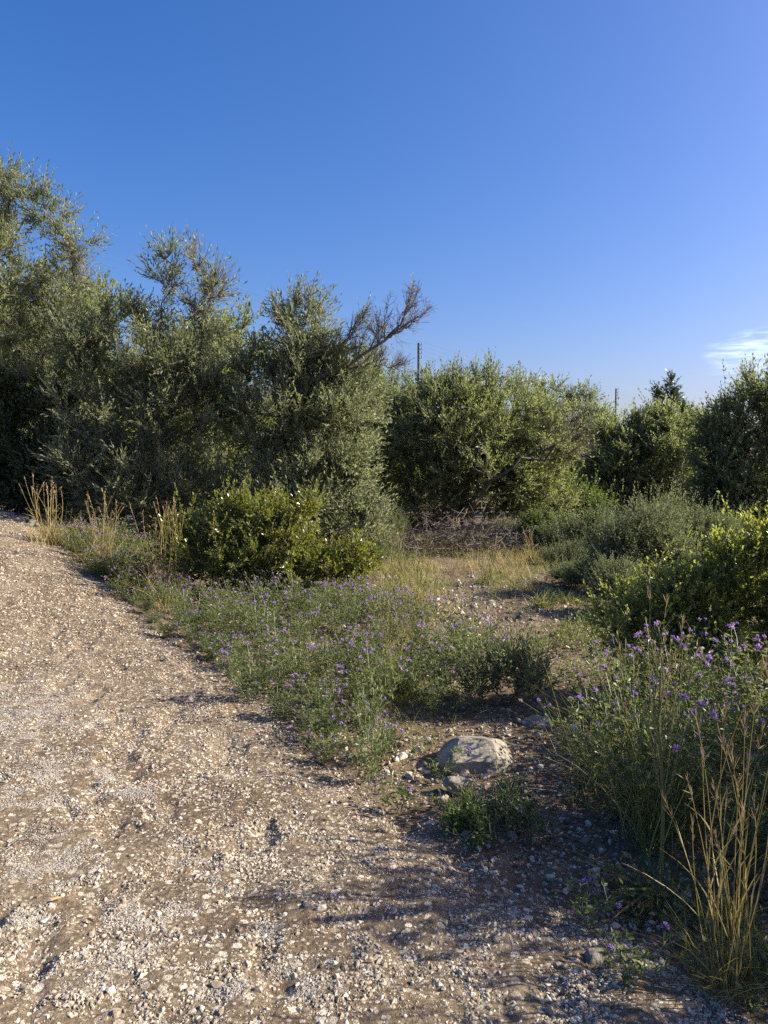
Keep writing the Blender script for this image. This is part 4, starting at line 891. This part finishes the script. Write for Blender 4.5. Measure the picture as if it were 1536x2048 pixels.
small_leaf(172, 1868, 'yellow-brown dry leaf on the pale crust of the road', rz=-.6)
small_leaf(102, 1828, 'narrow dark dry leaf standing near the yellow-brown leaf', .04, .7)
# red bar lying behind the grasses
a = G(140, 1082); e = G(266, 1108); a[2] += .17; e[2] += .14
t = thing('metal_bar', 'rust red metal bar lying behind the tall dry grass at the road edge', 'bar', (a + e) / 2)
mb = MB(); dv = unit(e - a); sd = unit(np.cross(dv, UP)); uu = np.cross(sd, dv)
sec = np.array([(-.05, -.06), (.05, -.06), (.05, -.045), (-.035, -.045), (-.035, .045), (.05, .045), (.05, .06), (-.05, .06)])
v = np.vstack([p + sd * x + uu * y for p in (a, e) for x, y in sec]); n = 8; kk = np.arange(n)
mb.add(v, np.stack([kk, (kk + 1) % n, (kk + 1) % n + n, kk + n], 1)); mb.f.append(np.array([[0, 1, 2, 3], [0, 3, 4, 7], [4, 5, 6, 7], [8, 11, 10, 9], [8, 15, 12, 11], [12, 15, 14, 13]])); mb.m.append(0)
mb.obj('channel', M['redbar'], t)

# ------------------------------------------------------------------ poles and cables
def pole(label, x, y, h):
    b = gz(x, y); t = thing('utility_pole', label, 'pole', b, 'wooden utility poles'); mb = MB()
    polytube(mb, [b - [0, 0, .3], b + [0, 0, h]], .072, .054, 10, 0); mb.add([b + [.054 * math.cos(q), .054 * math.sin(q), h] for q in np.arange(10) * PI / 5], [list(range(10))])
    mb.obj('shaft', M['pole'], t, smooth=False); pts = []
    for i in range(4):
        z = h - .10 - .21 * i; sgn = 1
        m2 = MB(); p0 = b + [.05, 0, z]; p1 = p0 + [.11, 0, .0]; p2 = p1 + [0, 0, .05]
        tubes(m2, [p0, p1], [p1, p2], .012, .012, 6); polytube(m2, [p2, p2 + [0, 0, .04], p2 + [0, 0, .09]], .036, .02, 8, 1)
        m2.obj('insulator', [M['pole'], M['ceramic']], t); pts.append(p2 + [0, 0, .1])
    return pts
p1 = P(837, 686, 38.); p2 = P(1232, 777, 58.)
A1 = pole('nearer wooden utility pole rising above the olives beside the bare limb', p1[0], 38., p1[2] - float(H(p1[0], 38.)))
A2 = pole('farther wooden utility pole among the olive tops, wires fanning right', p2[0], 58., p2[2] - float(H(p2[0], 58.)))
dv = (np.array([p1[0], 38.]) - np.array([p2[0], 58.]))
p0 = np.array([-8.6, 18.5]); A0 = pole('utility pole hidden behind the tallest olive at the left', p0[0] - 3.0, p0[1] - 4., 7.35)
A3 = pole('utility pole far beyond the grove at the right', 36.5, 88., 8.2)
names = ['uppermost', 'second', 'third', 'lowest']
for i in range(4):
    mb = MB(); pts = []
    for s, e in ((A0[i], A1[i]), (A1[i], A2[i]), (A2[i], A3[i])):
        u = np.linspace(0, 1, 14)[:, None]; q = s * (1 - u) + e * u; q[:, 2] -= (4 * .35 * u * (1 - u))[:, 0]; pts.append(q)
    polytube(mb, np.vstack([pts[0], pts[1][1:], pts[2][1:]]), .0032, .0032, 4)
    tag(mb.obj('power_cable', M['cable']), '%s of the four thin power cables strung along the poles' % names[i], 'cable', 'power cables')

# ------------------------------------------------------------------ sky, sun, camera
w = bpy.data.worlds.new('World'); sc.world = w; w.use_nodes = True; N = w.node_tree.nodes; Lk = w.node_tree.links; N.clear()
sky = N.new('ShaderNodeTexSky'); sky.sky_type = 'NISHITA'; sky.sun_disc = False; sky.sun_elevation = SUN_EL; sky.sun_rotation = SUN_AZ
sky.air_density = 1.0; sky.dust_density = 2.5; sky.ozone_density = 3.0; sky.altitude = 50
hs = N.new('ShaderNodeHueSaturation'); hs.inputs['Saturation'].default_value = 1.36; hs.inputs['Hue'].default_value = .503
Lk.new(sky.outputs[0], hs.inputs['Color'])
ti = N.new('ShaderNodeMix'); ti.data_type = 'RGBA'; ti.blend_type = 'MULTIPLY'; ti.inputs[0].default_value = 1; ti.inputs[7].default_value = (.975, .865, 1.02, 1); Lk.new(hs.outputs[0], ti.inputs[6])
# thin cloud wisps low on the right, fixed to directions of the sky
tc = N.new('ShaderNodeTexCoord')
def cloud(px, py, sx, sy, amt, seed):
    c = unit(P(px, py, 1.) - [0, 0, CAMZ]); az = math.atan2(c[0], c[1]); el = math.asin(c[2])
    sep = N.new('ShaderNodeSeparateXYZ'); Lk.new(tc.outputs['Generated'], sep.inputs[0])
    def mt(op, a, b=None):
        x = N.new('ShaderNodeMath'); x.operation = op
        for i, q in ((0, a), (1, b)):
            if q is None: continue
            if isinstance(q, (int, float)): x.inputs[i].default_value = q
            else: Lk.new(q, x.inputs[i])
        return x.outputs[0]
    a = mt('ARCTAN2', sep.outputs[0], sep.outputs[1]); e = mt('ARCSINE', sep.outputs[2])
    u = mt('DIVIDE', mt('SUBTRACT', a, az), sx / F); v = mt('DIVIDE', mt('SUBTRACT', e, el), sy / F)
    r = mt('ADD', mt('MULTIPLY', u, u), mt('MULTIPLY', v, v))
    fall = mt('MAXIMUM', mt('SUBTRACT', 1., r), 0.)
    cb = N.new('ShaderNodeCombineXYZ'); Lk.new(mt('MULTIPLY', u, 1.2), cb.inputs[0]); Lk.new(mt('MULTIPLY', v, 2.6), cb.inputs[1]); cb.inputs[2].default_value = seed
    no = N.new('ShaderNodeTexNoise'); no.inputs['Scale'].default_value = 1.6; no.inputs['Detail'].default_value = 6; no.inputs['Distortion'].default_value = .6; Lk.new(cb.outputs[0], no.inputs['Vector'])
    return mt('MULTIPLY', mt('MINIMUM', mt('MULTIPLY', fall, mt('MAXIMUM', mt('MULTIPLY', mt('SUBTRACT', no.outputs[0], .40), 4.5), 0.)), 1.), amt)
col = ti.outputs[2]
for q in ((1530, 700, 110, 42, .7, 2.), (1064, 768, 60, 24, .75, 5.), (1620, 735, 170, 40, .5, 9.)):
    mx = N.new('ShaderNodeMix'); mx.data_type = 'RGBA'; Lk.new(cloud(*q), mx.inputs[0]); Lk.new(col, mx.inputs[6]); mx.inputs[7].default_value = (5.6, 6.6, 7.4, 1); col = mx.outputs[2]
bg = N.new('ShaderNodeBackground'); bg.inputs[1].default_value = .087; Lk.new(col, bg.inputs[0])
wo = N.new('ShaderNodeOutputWorld'); Lk.new(bg.outputs[0], wo.inputs[0])
sl = bpy.data.lights.new('sun', 'SUN'); sl.energy = 5.0; sl.angle = math.radians(.53); sl.color = (1, .90, .72)
so = bpy.data.objects.new('sun', sl); C.objects.link(so)
from mathutils import Vector
sd = Vector((math.sin(SUN_AZ) * math.cos(SUN_EL), math.cos(SUN_AZ) * math.cos(SUN_EL), math.sin(SUN_EL)))
so.rotation_euler = sd.to_track_quat('Z', 'Y').to_euler(); so.location = (20, 12, 15)
cam = bpy.data.cameras.new('camera'); co = bpy.data.objects.new('camera', cam); C.objects.link(co)
cam.sensor_fit = 'VERTICAL'; cam.sensor_height = 24; cam.sensor_width = 18; cam.lens = 24 * F / 2048
co.location = (0, 0, CAMZ); co.rotation_euler = (PI / 2 - PITCH, 0, 0); cam.clip_end = 3000; cam.clip_start = .05
sc.camera = co
for o in bpy.data.objects:
    if '_o' in o: del o['_o']
sc.view_settings.view_transform = 'Standard'; sc.view_settings.look = 'None'; sc.view_settings.exposure = 1.2; sc.view_settings.gamma = 1
sc.cycles.max_bounces = 6; sc.cycles.transmission_bounces = 4; sc.cycles.diffuse_bounces = 3; sc.cycles.glossy_bounces = 2
sc.cycles.use_denoising = False; sc.cycles.sample_clamp_indirect = 4
